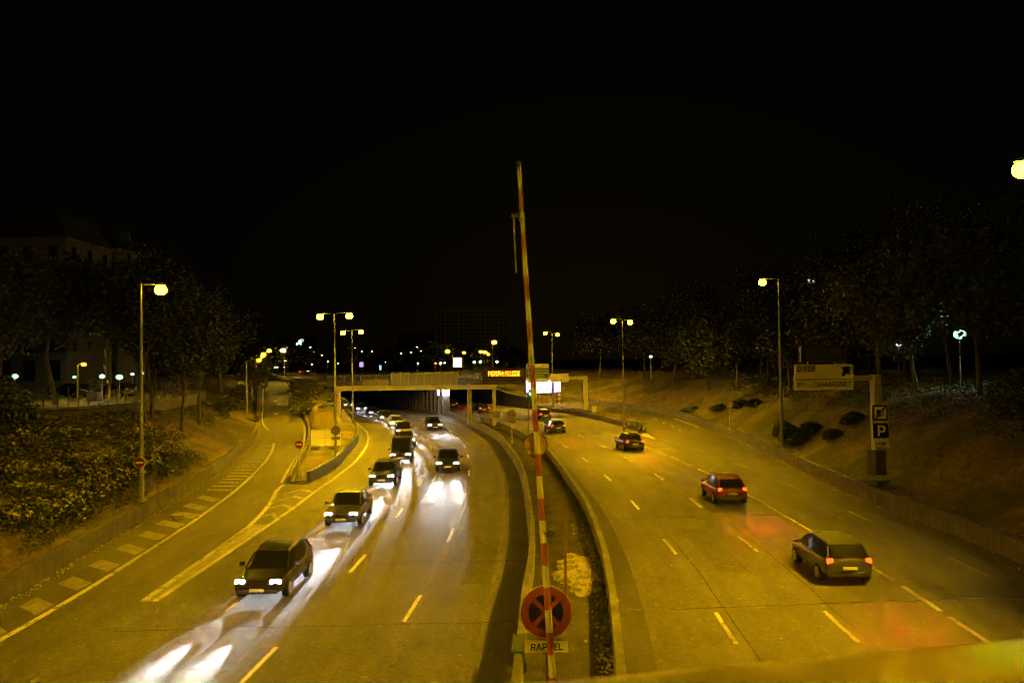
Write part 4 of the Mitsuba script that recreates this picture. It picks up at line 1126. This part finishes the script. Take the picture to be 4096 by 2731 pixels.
# left bank: flowering shrubs in front, a dark thicket, trees behind
rng = np.random.default_rng(31)
k = 0
pos = []
for y in np.arange(22, 60, 2.2):
    for d in (2.0, 4.2, 6.4):
        if y > 52 and d > 5:
            continue
        pos.append((y + rng.uniform(-.8, .8), d + rng.uniform(-.7, .7)))
for y, d in pos:
    x = float(LW(y)) - .3 - d
    h = left_h(x, y)
    R = rng.uniform(.9, 1.5)
    shrub('flowering shrub with pale yellow blossom on the left bank', x, y, h - .05, R, rng.uniform(.6, 1.15), 100 + k, 420, .11, 'leaf_olive' if k % 3 else 'leaf', 120 if d < 5.6 else 50, 'flowering shrubs on the left bank', 'flowering_shrub')
    k += 1
for i, (x, y, R, H) in enumerate([(-30.0, 47, 3.2, 3.4), (-33.5, 52, 3.4, 3.6), (-27.0, 40, 2.2, 2.6), (-36, 46, 3.5, 4.2), (-31, 42, 3.0, 3.2), (-28, 34, 2.6, 2.2)]):
    shrub(['big dark rounded bush on the left bank below the globe lamps', 'dark bush behind the big one on the left bank', 'small dark bush above the flowers on the left bank', 'tall dark bush at the left edge of the picture', 'dark bush between the flowers and the tall one', 'low dark bush at the far left above the wall'][i], x, y, left_h(x, y) - .1, R, H, 300 + i, 3600, .13, 'leaf', 0, None, 'bush')
LT = [(-29.3, 66, 14, 3.6), (-30.5, 70, 13, 3.4), (-33.0, 76, 14, 3.8), (-28.0, 70, 11, 2.8), (-29.5, 78, 12, 3.0), (-32, 84, 13, 3.4), (-35.5, 90, 14, 3.6), (-41, 66, 13.5, 4.4), (-40, 72.5, 14, 4.2), (-46, 74, 13, 4.6), (-40.5, 83, 13, 4.2), (-50, 62, 14.5, 4.8), (-57, 71, 14, 5), (-44, 100, 15, 5), (-38, 108, 12, 4), (-51, 118, 14, 5), (-60, 132, 15, 5.5), (-48, 54, 13, 4.4), (-55, 48, 14, 5)]
for i, (x, y, H, R) in enumerate(LT):
    lab = ['nearest slim tree on the slope right of the tall left street lamp', 'slim tree second on the slope behind the left street lamp', 'tree third in the row on the left slope', 'small tree in front of the row on the left slope', 'slender tree on the slope toward the slip road', 'tree near the top of the left slope by the wall', 'dark tree on the left slope close to the slip road',
           'tree on the square with its trunk behind the fence', 'tree on the square lit green by a globe lamp', 'tree behind the planter on the square', 'tree on the square near the small globe lamp', 'large forked tree at the left of the square', 'spreading tree over the left globe lamp', 'tall dark tree left of the slip road lamps', 'tree overhanging the wall of the slip road', 'dark tree farther up the slip road', 'far dark tree above the slip road', 'dark tree behind the bush at the left edge', 'dark tree in the far left corner'][i]
    zb = left_h(x, y) if y < 104 else STREET
    tree(lab, x, y, zb, H, R, 400 + i, 4200 if y < 90 else 2600, .20 if y < 90 else .28, 'leaf' if i % 2 else 'leaf_dark', .22 if i > 6 else .15, None, .40)
# bush on the gore mound and beside the slip road
for i, (x, y, z, R, H, ry) in enumerate([(-28.0, 116, 3.3, 3.0, 2.4, 4), (-24.6, 112, 2.6, 2.6, 2.0, 4), (-30.2, 121, 4.3, 2.6, 1.9, 3.5), (-23.5, 106, 1.7, 1.7, 1.6, 3), (-26.6, 108, 2.2, 1.8, 1.4, 3), (-38.9, 118, 3.0, 1.6, 2.6, 2.5), (-33.5, 98, 3.2, 1.8, 1.5, 2.5), (-25.2, 109.5, 1.4, 2.2, 1.9, 2.5), (-27.8, 111, 2.0, 2.0, 1.7, 2.5), (-29.3, 115, 2.8, 1.9, 1.6, 2.5), (-22.6, 109, 1.2, 1.6, 1.8, 2.5)]):
    shrub(['large leafy bush on the mound between slip road and bridge', 'leafy bush on the mound next to the underpass portal', 'bush at the top of the mound under the bridge end', 'small bush low on the mound by the gantry post', 'small bush on the mound beside the slip road parapet', 'green bush under the slip road lamps', 'green shrub behind the wall below the slip road lamps', 'broad bush halfway down the mound', 'bush halfway down the mound near the slip road', 'bush on the mound just below the top', 'bush at the portal side of the mound'][i], x, y, z - .5, R, H, 500 + i, 1600, .15, 'leaf_olive', 0, None, 'bush', ry)
# right bank: bushes and trees
for i, (x, y, R, H) in enumerate([(22.6, 67.5, 1.0, 1.2), (22.2, 64.3, .9, 1.0), (23.6, 65.5, 1.1, .9), (22.9, 70, 1.1, 1.3), (24.9, 60.5, 1.0, .9), (23.2, 60.0, .8, .8), (27.6, 44.0, 2.1, 2.2), (29.5, 47.5, 2.2, 2.0), (24.5, 98, 1.2, .9), (25.5, 93, 1.2, 1.0), (26, 89, 1.1, .9), (23.5, 108, 1.6, .7)]):
    shrub(['dark green bush just left of the tall right street lamp', 'low bush in front of the tall right street lamp', 'low bush right of the tall right street lamp', 'bush behind the tall right street lamp', 'bush on the slope left of the sign post', 'small bush at the foot of the slope by the wall', 'large dark bush at the right edge of the picture', 'dark bush behind the large one at the right edge', 'low hedge clump above the exit road', 'middle hedge clump on the far right bank', 'hedge clump left of the speed sign', 'low dark clump beside the far exit road'][i], x, y, right_h(x, y) - .1, R, H, 600 + i, 900 if R < 2 else 2600, .11, 'leaf', 0, None, 'bush')
RT = [(27.5, 62, 12, 3.6), (31, 55, 12, 4.2), (28.5, 70, 11, 3.4), (30.5, 78, 12, 4.0), (29.5, 88, 11, 3.8), (30, 97, 11, 4), (28.5, 105, 10, 4), (27, 114, 11, 4), (24, 124, 10, 4), (35, 66, 15, 5), (38, 80, 17, 5.5), (37, 50, 15, 5), (33, 44, 14, 4.6), (43, 58, 17, 6), (36.5, 38, 15, 5), (41, 95, 18, 6), (35, 110, 16, 6), (22, 138, 12, 5), (16, 152, 12, 5), (30, 135, 16, 6), (31.0, 63.5, 9, 2.6)]
for i, (x, y, H, R) in enumerate(RT):
    lab = ['yellow lit young tree behind the D 908 sign', 'dark tree behind the P plate', 'bushy tree right of the tall right street lamp', 'drooping tree on the bank right of the speed sign', 'drooping tree above the speed sign', 'dark tree above the exit road', 'dark tree left of the speed sign on the bank', 'dark tree beside the bend of the exit road', 'tree above the wall of the exit road', 'tall dark tree behind the D 908 sign', 'tall dark tree under the far lit windows', 'tree around the big green white lamp', 'dark tree right of the big green white lamp', 'tallest dark tree at the upper right', 'dark tree at the right edge of the picture', 'tall tree behind the two small white lamps', 'tall dark tree behind the double street lamp', 'tree beyond the right gantry leg', 'tree behind the lit panels', 'tall far tree right of the island lamp', 'tree whose leaves glow green beside the big park lamp'][i]
    zb = right_h(x, y) if y < 116 else 4.6
    tree(lab, x, y, zb, H, R, 700 + i, 3600 if y < 100 else 2200, .20 if y < 90 else .28, 'leaf_olive' if i in (0,) else ('leaf' if i % 2 else 'leaf_dark'), .17, None, .22 if 2 < i < 9 else .32)
# trees of the street beyond the bridge
rng = np.random.default_rng(77)
for i in range(22):
    px = 1020 + i * 47 + rng.uniform(-15, 15)
    Y = rng.uniform(262, 330)
    p = img(px, 1450, Y)
    tree('dark street tree far beyond the bridge', p[0], Y, STREET, rng.uniform(6.5, 10), rng.uniform(3.4, 4.6), 800 + i, 700, .5, 'leaf_dark', .25, 'far street trees beyond the bridge', .25, 'street_tree')
for i in range(6):
    p = img(1760 + i * 62, 1450, 266 + 9 * (i % 3))
    tree('street tree lit by the lamps behind the message board', p[0], 266 + 9 * (i % 3), STREET, rng.uniform(7, 10), rng.uniform(3, 4), 850 + i, 1100, .38, 'leaf', .25, 'lamp lit street trees behind the message board', .3, 'street_tree')
t = tree('leafy tree glowing yellow under the slip road lamps', -38.6, 124, 3.2, 5.6, 2.6, 870, 2600, .17, 'leaf_olive', .12, None, .2)

def cover(n, c, y0, y1, d0, d1, side, hf, size, mat, label, seed, h=.35):
    r = np.random.default_rng(seed)
    y = r.uniform(y0, y1, n)
    d = r.uniform(d0, d1, n)
    x = c(y) + side * (.3 + d)
    keep = meshkit.fbm(np.stack([x * .5, y * .5, y * 0 + seed], 1), 3, seed) > .44
    x, y = x[keep], y[keep]
    z = np.array([hf(a, b) for a, b in zip(x, y)]) + r.random(len(x)) ** 1.5 * h
    tag(obj('ground_cover', quads(np.stack([x, y, z], 1), size, r), mat), label, 'plants', kind='stuff')
cover(36000, LW, 18, 62, .4, 9, -1, left_h, .085, 'leaf_olive', 'low leafy plants between the flowering shrubs on the left bank', 41, .5)
cover(14000, LW, 40, 100, 3, 12, -1, left_h, .09, 'leaf', 'ivy and low plants on the upper left bank', 42, .3)
cover(12000, RW, 26, 112, 5, 15, 1, right_h, .10, 'leaf', 'ivy and low plants at the top of the right bank', 43, .4)
cover(9000, RW, 24, 112, .2, 10, 1, right_h, .05, 'blade', 'dead leaves lying on the right bank', 44, .02)

# dry grass tufts and dead leaves on the right bank, weeds in the median
def tufts(n, fn, h, mat, name, label, seed, wid=.02):
    r = np.random.default_rng(seed)
    P = np.array([fn(r) for _ in range(n)])
    a = r.uniform(0, 6.28, n)
    d = np.stack([np.cos(a), np.sin(a), np.zeros(n)], 1)
    tip = P + np.stack([r.normal(0, .4, n), r.normal(0, .4, n), r.uniform(.5, 1.2, n)], 1) * h
    v = np.stack([P - d * wid, P + d * wid, tip], 1).reshape(-1, 3)
    k = obj(name, trimesh.Trimesh(v, np.arange(3 * n).reshape(-1, 3), process=False), mat)
    tag(k, label, 'grass', kind='stuff')
def rb(r):
    y = 28 + 85 * r.random() ** 1.6
    d = r.uniform(0.1, 9)
    x = float(RW(y)) + .3 + d
    return x, y, right_h(x, y) - .03
tufts(26000, rb, .16, 'blade', 'dry_grass', 'short dry grass covering the right bank', 5)
def lb(r):
    y = 22 + 75 * r.random() ** 1.3
    d = r.uniform(.05, 9)
    x = float(LW(y)) - .3 - d
    return x, y, left_h(x, y) - .03
tufts(20000, lb, .2, 'blade', 'dry_grass', 'rough grass between the shrubs on the left bank', 6)
def mw(r):
    y = r.uniform(22, 80)
    return float(MR(y)) - .34 - abs(r.normal(0, .16)), y, .1
tufts(2600, mw, .34, 'weed', 'weeds', 'weeds growing along the right barrier in the median', 7, .015)
def iw(r):
    y = r.uniform(96, 136)
    s = r.random()
    return float(IM(y)) * (1 - s) + float(EX(y)) * s + (.4 if s < .1 else 0), y, .25
tufts(3500, iw, .5, 'blade', 'island_grass', 'rough grass on the island under the double street lamp', 8, .03)

# ------------------------------------------------------------------ park wall, fence and things of the square
WP = np.array([(-55, 40), (-44, 50), (-34.6, 63), (-32.6, 72), (-32.6, 78), (-34.6, 90), (-38.5, 104)])
cum = np.r_[0, np.cumsum(np.linalg.norm(np.diff(WP, axis=0), axis=1))]
def wp(s):
    return np.array([np.interp(s, cum, WP[:, 0]), np.interp(s, cum, WP[:, 1])])
t = thing('park_wall', 'low stone wall at the top of the left bank below the fence', 'wall')
n = int(cum[-1] / 2.4)
for i in range(n):
    q = [wp(s) for s in np.linspace(i * cum[-1] / n + .01, (i + 1) * cum[-1] / n - .01, 3)]
    obj('segment', sweep([[*p, 3.7] for p in q], [(0, 0), (0, 1.15), (-.3, 1.15), (-.3, 0)]), 'grimy_concrete', t)
t = thing('park_fence', 'thin metal fence standing on the low wall of the square', 'fence')
for i in range(int(cum[-1] / 1.1)):
    p = wp(.3 + i * 1.1)
    obj('post', box(p[0] - .15, p[1], 5.65, .05, .05, 1.65), 'dark_paint', t)
obj('rail', tube([[wp(s)[0] - .15, wp(s)[1], 6.4] for s in np.linspace(0, cum[-1], 24)], .02, 5), 'dark_paint', t)
p = img(378, 1602, 78)
t = thing('planter', 'black square planter with a shrub on the lit square', 'planter')
obj('box', box(p[0], 78, STREET + .5, .95, .95, .9, 0, .03), 'dark_paint', t)
obj('soil', box(p[0], 78, STREET + .93, .8, .8, .06), 'soil', t)
r_ = np.random.default_rng(3)
obj('plant', quads(np.array([p[0], 78, STREET + 1.5]) + r_.normal(size=(300, 3)) * [.25, .25, .35], .09, r_), 'leaf', t)

# ------------------------------------------------------------------ buildings
def building(label, x0, x1, y, depth, z1, rows, cols, lit=(), wall_mat='render_wall', z0=STREET, win=(1.1, 1.5), roof=None, lit_col=(.9, .85, .6), lit_rad=1.0, margin=.06, side=False, z_first=None):
    t = thing('building', label, 'building')
    k = obj('wall', box((x0 + x1) / 2, y + depth / 2, (z0 + z1) / 2, x1 - x0, depth, z1 - z0), wall_mat, t)
    obj('cornice', box((x0 + x1) / 2, y + depth / 2, z1 + .12, x1 - x0 + .7, depth + .7, .3), wall_mat, t)
    if roof:
        v = np.array([[x0, y, z1 + .27], [x1, y, z1 + .27], [x1, y + depth, z1 + .27], [x0, y + depth, z1 + .27], [x0 + 1.6, y + 1.8, z1 + roof], [x1 - 1.6, y + 1.8, z1 + roof], [x1 - 1.6, y + depth - 1.8, z1 + roof], [x0 + 1.6, y + depth - 1.8, z1 + roof]])
        obj('roof', trimesh.convex.convex_hull(v), 'slate_roof', t)
        for s in (.25, .75):
            obj('chimney', box(x0 + (x1 - x0) * s, y + depth * .5, z1 + roof + .6, 1.6, .8, 1.5), wall_mat, t)
    zf = z0 + 1.2 if z_first is None else z_first
    for r in range(rows):
        for c in range(cols):
            x = x0 + (x1 - x0) * (c + .5) / cols
            z = zf + (z1 - zf) * (r + .45) / rows
            if (r, c) in lit:
                w = obj('window', box(x, y - .02, z, win[0], .05, win[1]), 'lens', t, emit=np.array(lit_col) * lit_rad, weight=.01)
            else:
                w = obj('window', box(x, y - .02, z, win[0], .05, win[1]), 'dark_glass', t)
    if side:
        for r in range(rows):
            for c in range(3):
                obj('window', box(x1 + .02, y + depth * (c + .5) / 3, zf + (z1 - zf) * (r + .45) / rows, .05, win[0], win[1]), 'dark_glass', t)
    return t

p = img(262, 956, 112)
building('pale apartment block with a dark mansard roof above the trees at the left edge', p[0] - 34, p[0], 112, 13, p[2], 6, 10, roof=4.0, side=True, win=(1.2, 1.9))
q0, q1 = img(325, 1000, 138), img(445, 1005, 138)
building('second apartment block behind the first at the left, partly hidden', q0[0], q1[0] + 1, 138, 12, q0[2], 5, 3, roof=2.5)
building('low lit building behind the square at the left', -84, -56, 104, 8, 9.6, 1, 9, wall_mat='render_wall', win=(1.5, 2.6))
a, b = img(1745, 1245, 330), img(2030, 1245, 330)
building('wide office slab with a pale window grid behind the message board', a[0], b[0], 330, 16, a[2], 12, 16, lit={(2, 0), (3, 0), (2, 1)}, wall_mat='pale_wall', win=(1.35, 1.3), lit_rad=.35, z_first=8)
a, b = img(1592, 1330, 420), img(1725, 1330, 420)
building('pale low block left of the office slab', a[0], b[0], 420, 14, a[2], 3, 6, wall_mat='pale_wall', win=(2.0, 1.6), z_first=12)
a, b = img(3160, 1120, 170), img(3560, 1120, 170)
building('dark block high above the right trees with a few lit windows', a[0], b[0], 170, 14, a[2] + 1.5, 5, 12, lit={(4, 2), (4, 5), (4, 8)}, win=(1.3, 1.2), lit_col=(.7, .95, .9), lit_rad=.7, z_first=7)
a, b = img(1110, 1345, 380), img(1240, 1345, 380)
building('yellowish block above the slip road lamps', a[0], b[0], 380, 14, a[2], 4, 6, win=(1.6, 1.5), lit={(2, 1), (3, 4)}, lit_rad=.6)

# ------------------------------------------------------------------ vehicles
def loft(secs):
    secs = np.asarray(secs, float)
    n, m = secs.shape[:2]
    v = secs.reshape(-1, 3)
    f = []
    for i in range(n - 1):
        for j in range(m):
            k = (j + 1) % m
            f += [[i * m + j, i * m + k, (i + 1) * m + k], [i * m + j, (i + 1) * m + k, (i + 1) * m + j]]
    v = np.vstack([v, secs[0].mean(0), secs[-1].mean(0)])
    c0, c1, L = n * m, n * m + 1, (n - 1) * m
    for j in range(m):
        k = (j + 1) % m
        f += [[c0, k, j], [c1, L + j, L + k]]
    return trimesh.Trimesh(v, f, process=False)

def super_section(y, w, z0, z1, e=4.0, m=20, tilt=0.0):
    a = np.arange(m) * 2 * np.pi / m
    cx, sz = np.cos(a), np.sin(a)
    x = np.sign(cx) * np.abs(cx) ** (2 / e) * w
    z = (z0 + z1) / 2 + np.sign(sz) * np.abs(sz) ** (2 / e) * (z1 - z0) / 2
    return np.stack([x, np.full(m, y) + tilt * (z - z0), z], 1)

def car(label, x, y, head, mat, lights, kind='hatch', group=None, beam=0.0, name='car'):
    """head: heading in radians (0 = away from the camera along +y). lights: 'front' or 'rear' lit side"""
    t = thing(name, label, 'car', group)
    van = kind == 'van'
    L = 4.7 if van else (4.5 if kind == 'sedan' else 4.1)
    hw = .88
    st = np.array([-.5, -.485, -.44, -.3, -.1, .1, .3, .42, .475, .5])
    ww = np.array([.74, .80, .86, .88, .89, .89, .88, .85, .80, .72]) / .89 * hw
    zt = np.array([.84, .94, 1.0, .98, .96, .94, .90, .82, .74, .66])
    zb = np.array([.36, .28, .24, .22, .22, .22, .22, .24, .28, .34])
    if kind == 'sedan':
        zt[:3] -= .04
    G_ = trimesh.transformations.rotation_matrix(head, [0, 0, 1])
    def put(nm, m, mt, par=t, sm=False, **kw):
        m = m.copy()
        m.apply_transform(G_)
        m.apply_translation((x, y, 0.012))
        return obj(nm, m, mt, par, sm, **kw)
    put('body', loft([super_section(s * L, w, b, a) for s, w, a, b in zip(st, ww, zt, zb)]), mat, sm=40)
    if van:
        gs = [(-.49, 1.0, 1.05), (-.47, 1.75, 1.0), (-.1, 1.86, 1.0), (.12, 1.84, 1.0), (.22, 1.5, .95), (.36, .92, .9)]
    elif kind == 'sedan':
        gs = [(-.40, .96, .9), (-.24, 1.36, .96), (-.08, 1.43, 1.0), (.06, 1.40, .98), (.22, .93, .9)]
    else:
        gs = [(-.485, .98, .92), (-.41, 1.36, .96), (-.22, 1.47, 1.0), (.0, 1.46, 1.0), (.10, 1.36, .97), (.27, .92, .9)]
    def sec(s, z1, k, grow=0.0, zb0=.88):
        wb, wt = (.80 + grow) * k, (.62 + grow if not van else .74 + grow) * k
        z0 = zb0
        z1 = max(z1 + grow, z0 + .02)
        pts = [(-wb, z0), (wb, z0), (wt + (wb - wt) * .12, z0 + (z1 - z0) * .86), (wt * .9, z1), (-wt * .9, z1), (-wt - (wb - wt) * .12, z0 + (z1 - z0) * .86)]
        return [[q[0], s * L, q[1]] for q in pts]
    put('windows', loft([sec(*g) for g in gs]), 'dark_glass', sm=25)
    rz = [g for g in gs if g[1] > (1.3 if not van else 1.6)]
    rs = []
    for s, z1, k in rz:
        wt = (.62 if not van else .74) * k + .02
        rs.append([[-wt, s * L, z1 - .1], [wt, s * L, z1 - .1], [wt * .9, s * L, z1 + .015], [-wt * .9, s * L, z1 + .015]])
    put('roof', loft(rs), mat, sm=40)
    for sx in (-1, 1):
        for (s0, z0, k0), (s1, z1, k1) in ((gs[0], gs[1]), (gs[-1], gs[-2])):
            wt = (.62 if not van else .74)
            put('pillar', tube([[sx * .79 * k0, s0 * L, .93], [sx * (wt + .02) * k1, s1 * L, z1 - .04]], .035, 6), mat)
        put('mirror', box(sx * .98, .17 * L, .98, .2, .1, .14, 0, .03), mat)
        for wy in (-.31, .31):
            w = trimesh.creation.cylinder(.31, .20, sections=20)
            w.apply_transform(trimesh.transformations.rotation_matrix(math.pi / 2, [0, 1, 0]))
            w.apply_translation((sx * .79, wy * L, .31))
            k = put('wheel', w, 'tyre', sm=40)
            r = trimesh.creation.cylinder(.2, .03, sections=14)
            r.apply_transform(trimesh.transformations.rotation_matrix(math.pi / 2, [0, 1, 0]))
            r.apply_translation((sx * .895, wy * L, .31))
            put('rim', r, 'rim', k)
        hl = box(sx * .60, .482 * L, .66, .40, .12, .19, -sx * .22, .05)
        tl = box(sx * .66, -.485 * L, .84, .22, .10, .22, sx * .15, .03)
        if lights == 'front':
            put('headlight', hl, 'lens', emit=XENON * 24, weight=.12)
            put('tail_light', tl, 'red_sign')
        else:
            put('headlight', hl, 'lens')
            put('tail_light', tl, 'lens', emit=np.array([1.0, .035, .008]) * 5, weight=.12)
    put('grille', box(0, .496 * L, .58, .7, .05, .16, 0, .02), 'black_sign')
    put('bumper', box(0, .49 * L, .36, 1.4, .12, .18, 0, .05), 'dark_paint')
    put('bumper', box(0, -.49 * L, .40, 1.44, .12, .22, 0, .05), 'dark_paint')
    put('number_plate', box(0, .513 * L, .42, .5, .015, .11), 'white_sign')
    put('number_plate', box(0, -.51 * L, .62, .5, .015, .11), 'white_sign')
    if beam > 0:
        f = np.array([-math.sin(head), math.cos(head), 0.0])
        o = np.array([x, y, .70]) + f * (L / 2 + .12)
        for sx in (-1, 1):
            side = np.array([math.cos(head), math.sin(head), 0]) * sx * .6
            for drop, cut, pw in ((1.16, 4.6, 1.0), (2.7, 10.5, .16)):
                k = newkey('headlight_beam')
                scene[k] = {'type': 'spot', 'to_world': T().look_at(origin=(o + side).tolist(), target=(o + side + f * 12 + [0, 0, -drop]).tolist(), up=[0, 0, 1]),
                            'intensity': {'type': 'rgb', 'value': (XENON * beam * pw * GAIN).tolist()}, 'cutoff_angle': cut, 'beam_width': .4, 'sampling_weight': 1.1 if pw == 1 else .5}
            if lights == 'rear':
                o2 = np.array([x, y, .80]) - f * (L / 2 + .12)
                scene[newkey('tail_light_glow')] = {'type': 'spot', 'to_world': T().look_at(origin=(o2 + side * 1.1).tolist(), target=(o2 + side * 1.1 - f * 12 + [0, 0, -2.6]).tolist(), up=[0, 0, 1]),
                                                    'intensity': {'type': 'rgb', 'value': [480 * GAIN, 18 * GAIN, 4 * GAIN]}, 'cutoff_angle': 15.0, 'beam_width': .3, 'sampling_weight': .3}
    return t

def lane_heading(c, y, back):
    d = float(c(y, 1))
    return math.atan2(-d, 1.0) + (math.pi if back else 0)

LANE = lambda q, nu=0: DB(q, nu) * .62 + EL(q, nu) * .38
LANE2 = lambda q, nu=0: (DA(q, nu) + DB(q, nu)) / 2
ord2 = ['nearest', 'second', 'third', 'fourth', 'fifth', 'sixth', 'seventh', 'eighth', 'ninth', 'tenth', 'farthest']
row = [(30, 'car_black', 'hatch'), (42.5, 'car_grey', 'sedan'), (55.5, 'car_blue', 'hatch'), (68, 'car_black', 'van'), (80, 'car_silver', 'hatch'), (91, 'car_black', 'sedan'), (102, 'car_white', 'hatch'), (113, 'car_grey', 'hatch'), (124, 'car_black', 'sedan'), (135, 'car_grey', 'hatch'), (147, 'car_black', 'hatch')]
cn = {'car_black': 'black', 'car_grey': 'dark grey', 'car_blue': 'dark blue', 'car_silver': 'silver', 'car_white': 'white', 'car_red': 'dark red'}
kn = {'hatch': 'hatchback', 'sedan': 'saloon', 'van': 'people carrier'}
for i, (y, mat, kind) in enumerate(row):
    car(f'{cn[mat]} {kn[kind]} with white headlights, {ord2[i]} oncoming car of the left lane queue', float(LANE(y)), y, lane_heading(LANE, y, True), mat, 'front', kind, 'oncoming cars with white headlights', 11500)
car('dark blue saloon with white headlights alone in the middle lane of the left carriageway', float(LANE2(62)), 62, lane_heading(LANE2, 62, True), 'car_blue', 'front', 'sedan', 'oncoming cars with white headlights', 3600)
car('dark grey hatchback with white headlights coming out of the underpass in the middle lane', float(LANE2(98)), 98, lane_heading(LANE2, 98, True), 'car_grey', 'front', 'hatch', 'oncoming cars with white headlights', 3600)
LR = lambda q, nu=0: (R2(q, nu) + R3(q, nu)) / 2
LM = lambda q, nu=0: (R1(q, nu) + R2(q, nu)) / 2
for i, (c, y, mat, kind, lab) in enumerate([(LR, 31, 'car_grey', 'hatch', 'nearest departing car with red tail lights, in the third lane of the right carriageway'), (LR, 47, 'car_red', 'hatch', 'dark red hatchback departing in the third lane'), (LR, 74, 'car_black', 'sedan', 'departing black car level with the chevron board'), (LM, 92, 'car_grey', 'hatch', 'departing grey car near the traffic light post'), (LR, 112, 'car_blue', 'hatch', 'departing blue car below the direction boards'), (LM, 128, 'car_black', 'sedan', 'last departing car before the underpass'), (LM, 143, 'car_grey', 'hatch', 'departing car just inside the underpass'), (LR, 156, 'car_black', 'sedan', 'farthest departing car deep in the underpass')]):
    car(lab, float(c(y)), y, lane_heading(c, y, False), mat, 'rear', kind, 'departing cars with red tail lights', 90)
car('car with tail lights climbing the exit road beyond the message board', float(RY(168)), 168, lane_heading(RY, 168, False), 'car_grey', 'rear', 'hatch', None, 0)
for k in [k for k in scene if k.startswith('car_') and labels.get(k.split('__')[0], {}).get('label', '').startswith('car with tail lights climbing')]:
    scene[k]['to_world'] = T().translate([0, 0, float(exit_z(168))])
for i, (x, y) in enumerate([(-47, 88), (-41.5, 86.5)]):
    k0 = car(['dark car parked at the far side of the square', 'dark car parked beside the green lit trunk'][i], x, y, 1.3, ['car_black', 'car_grey'][i], 'rear', 'hatch', None, 0, 'parked_car')
    for k in [k for k in scene if k.startswith(k0 + '__')]:
        scene[k]['to_world'] = T().translate([0, 0, STREET + .07])
        if 'emitter' in scene[k]:
            del scene[k]['emitter']

# ------------------------------------------------------------------ the bridge under the camera and its handrail
t = thing('overpass', 'near bridge with a broad smooth handrail across the bottom right corner', 'bridge')
ra, rb_ = np.array([-.9, .70]), np.array([3.2, 1.50])
d = (rb_ - ra) / np.linalg.norm(rb_ - ra)
n = 14
prof = [(.085 * math.copysign(abs(math.cos(a)) ** .6, math.cos(a)), .055 * math.copysign(abs(math.sin(a)) ** .6, math.sin(a))) for a in np.linspace(0, 2 * math.pi, 24, endpoint=False)]
ra0, rb0 = ra - d * 8, rb_ + d * 8
obj('handrail', sweep([[*(ra0 + (rb0 - ra0) * s), 7.588] for s in np.linspace(0, 1, 5)], prof), 'rail_paint', t, 40)
for k in range(-3, 6):
    q = ra + d * (k * 2.0 + .4)
    obj('post', box(q[0] + .02, q[1] - .05, 7.06, .05, .05, 1.0, math.atan2(d[1], d[0])), 'rail_paint', t)
nrm = np.array([-d[1], d[0]])
c_ = (ra + rb_) / 2 - nrm * 3.0
obj('deck', box(c_[0], c_[1], 6.2, 60, 6.4, .7, math.atan2(d[1], d[0])), 'concrete', t)
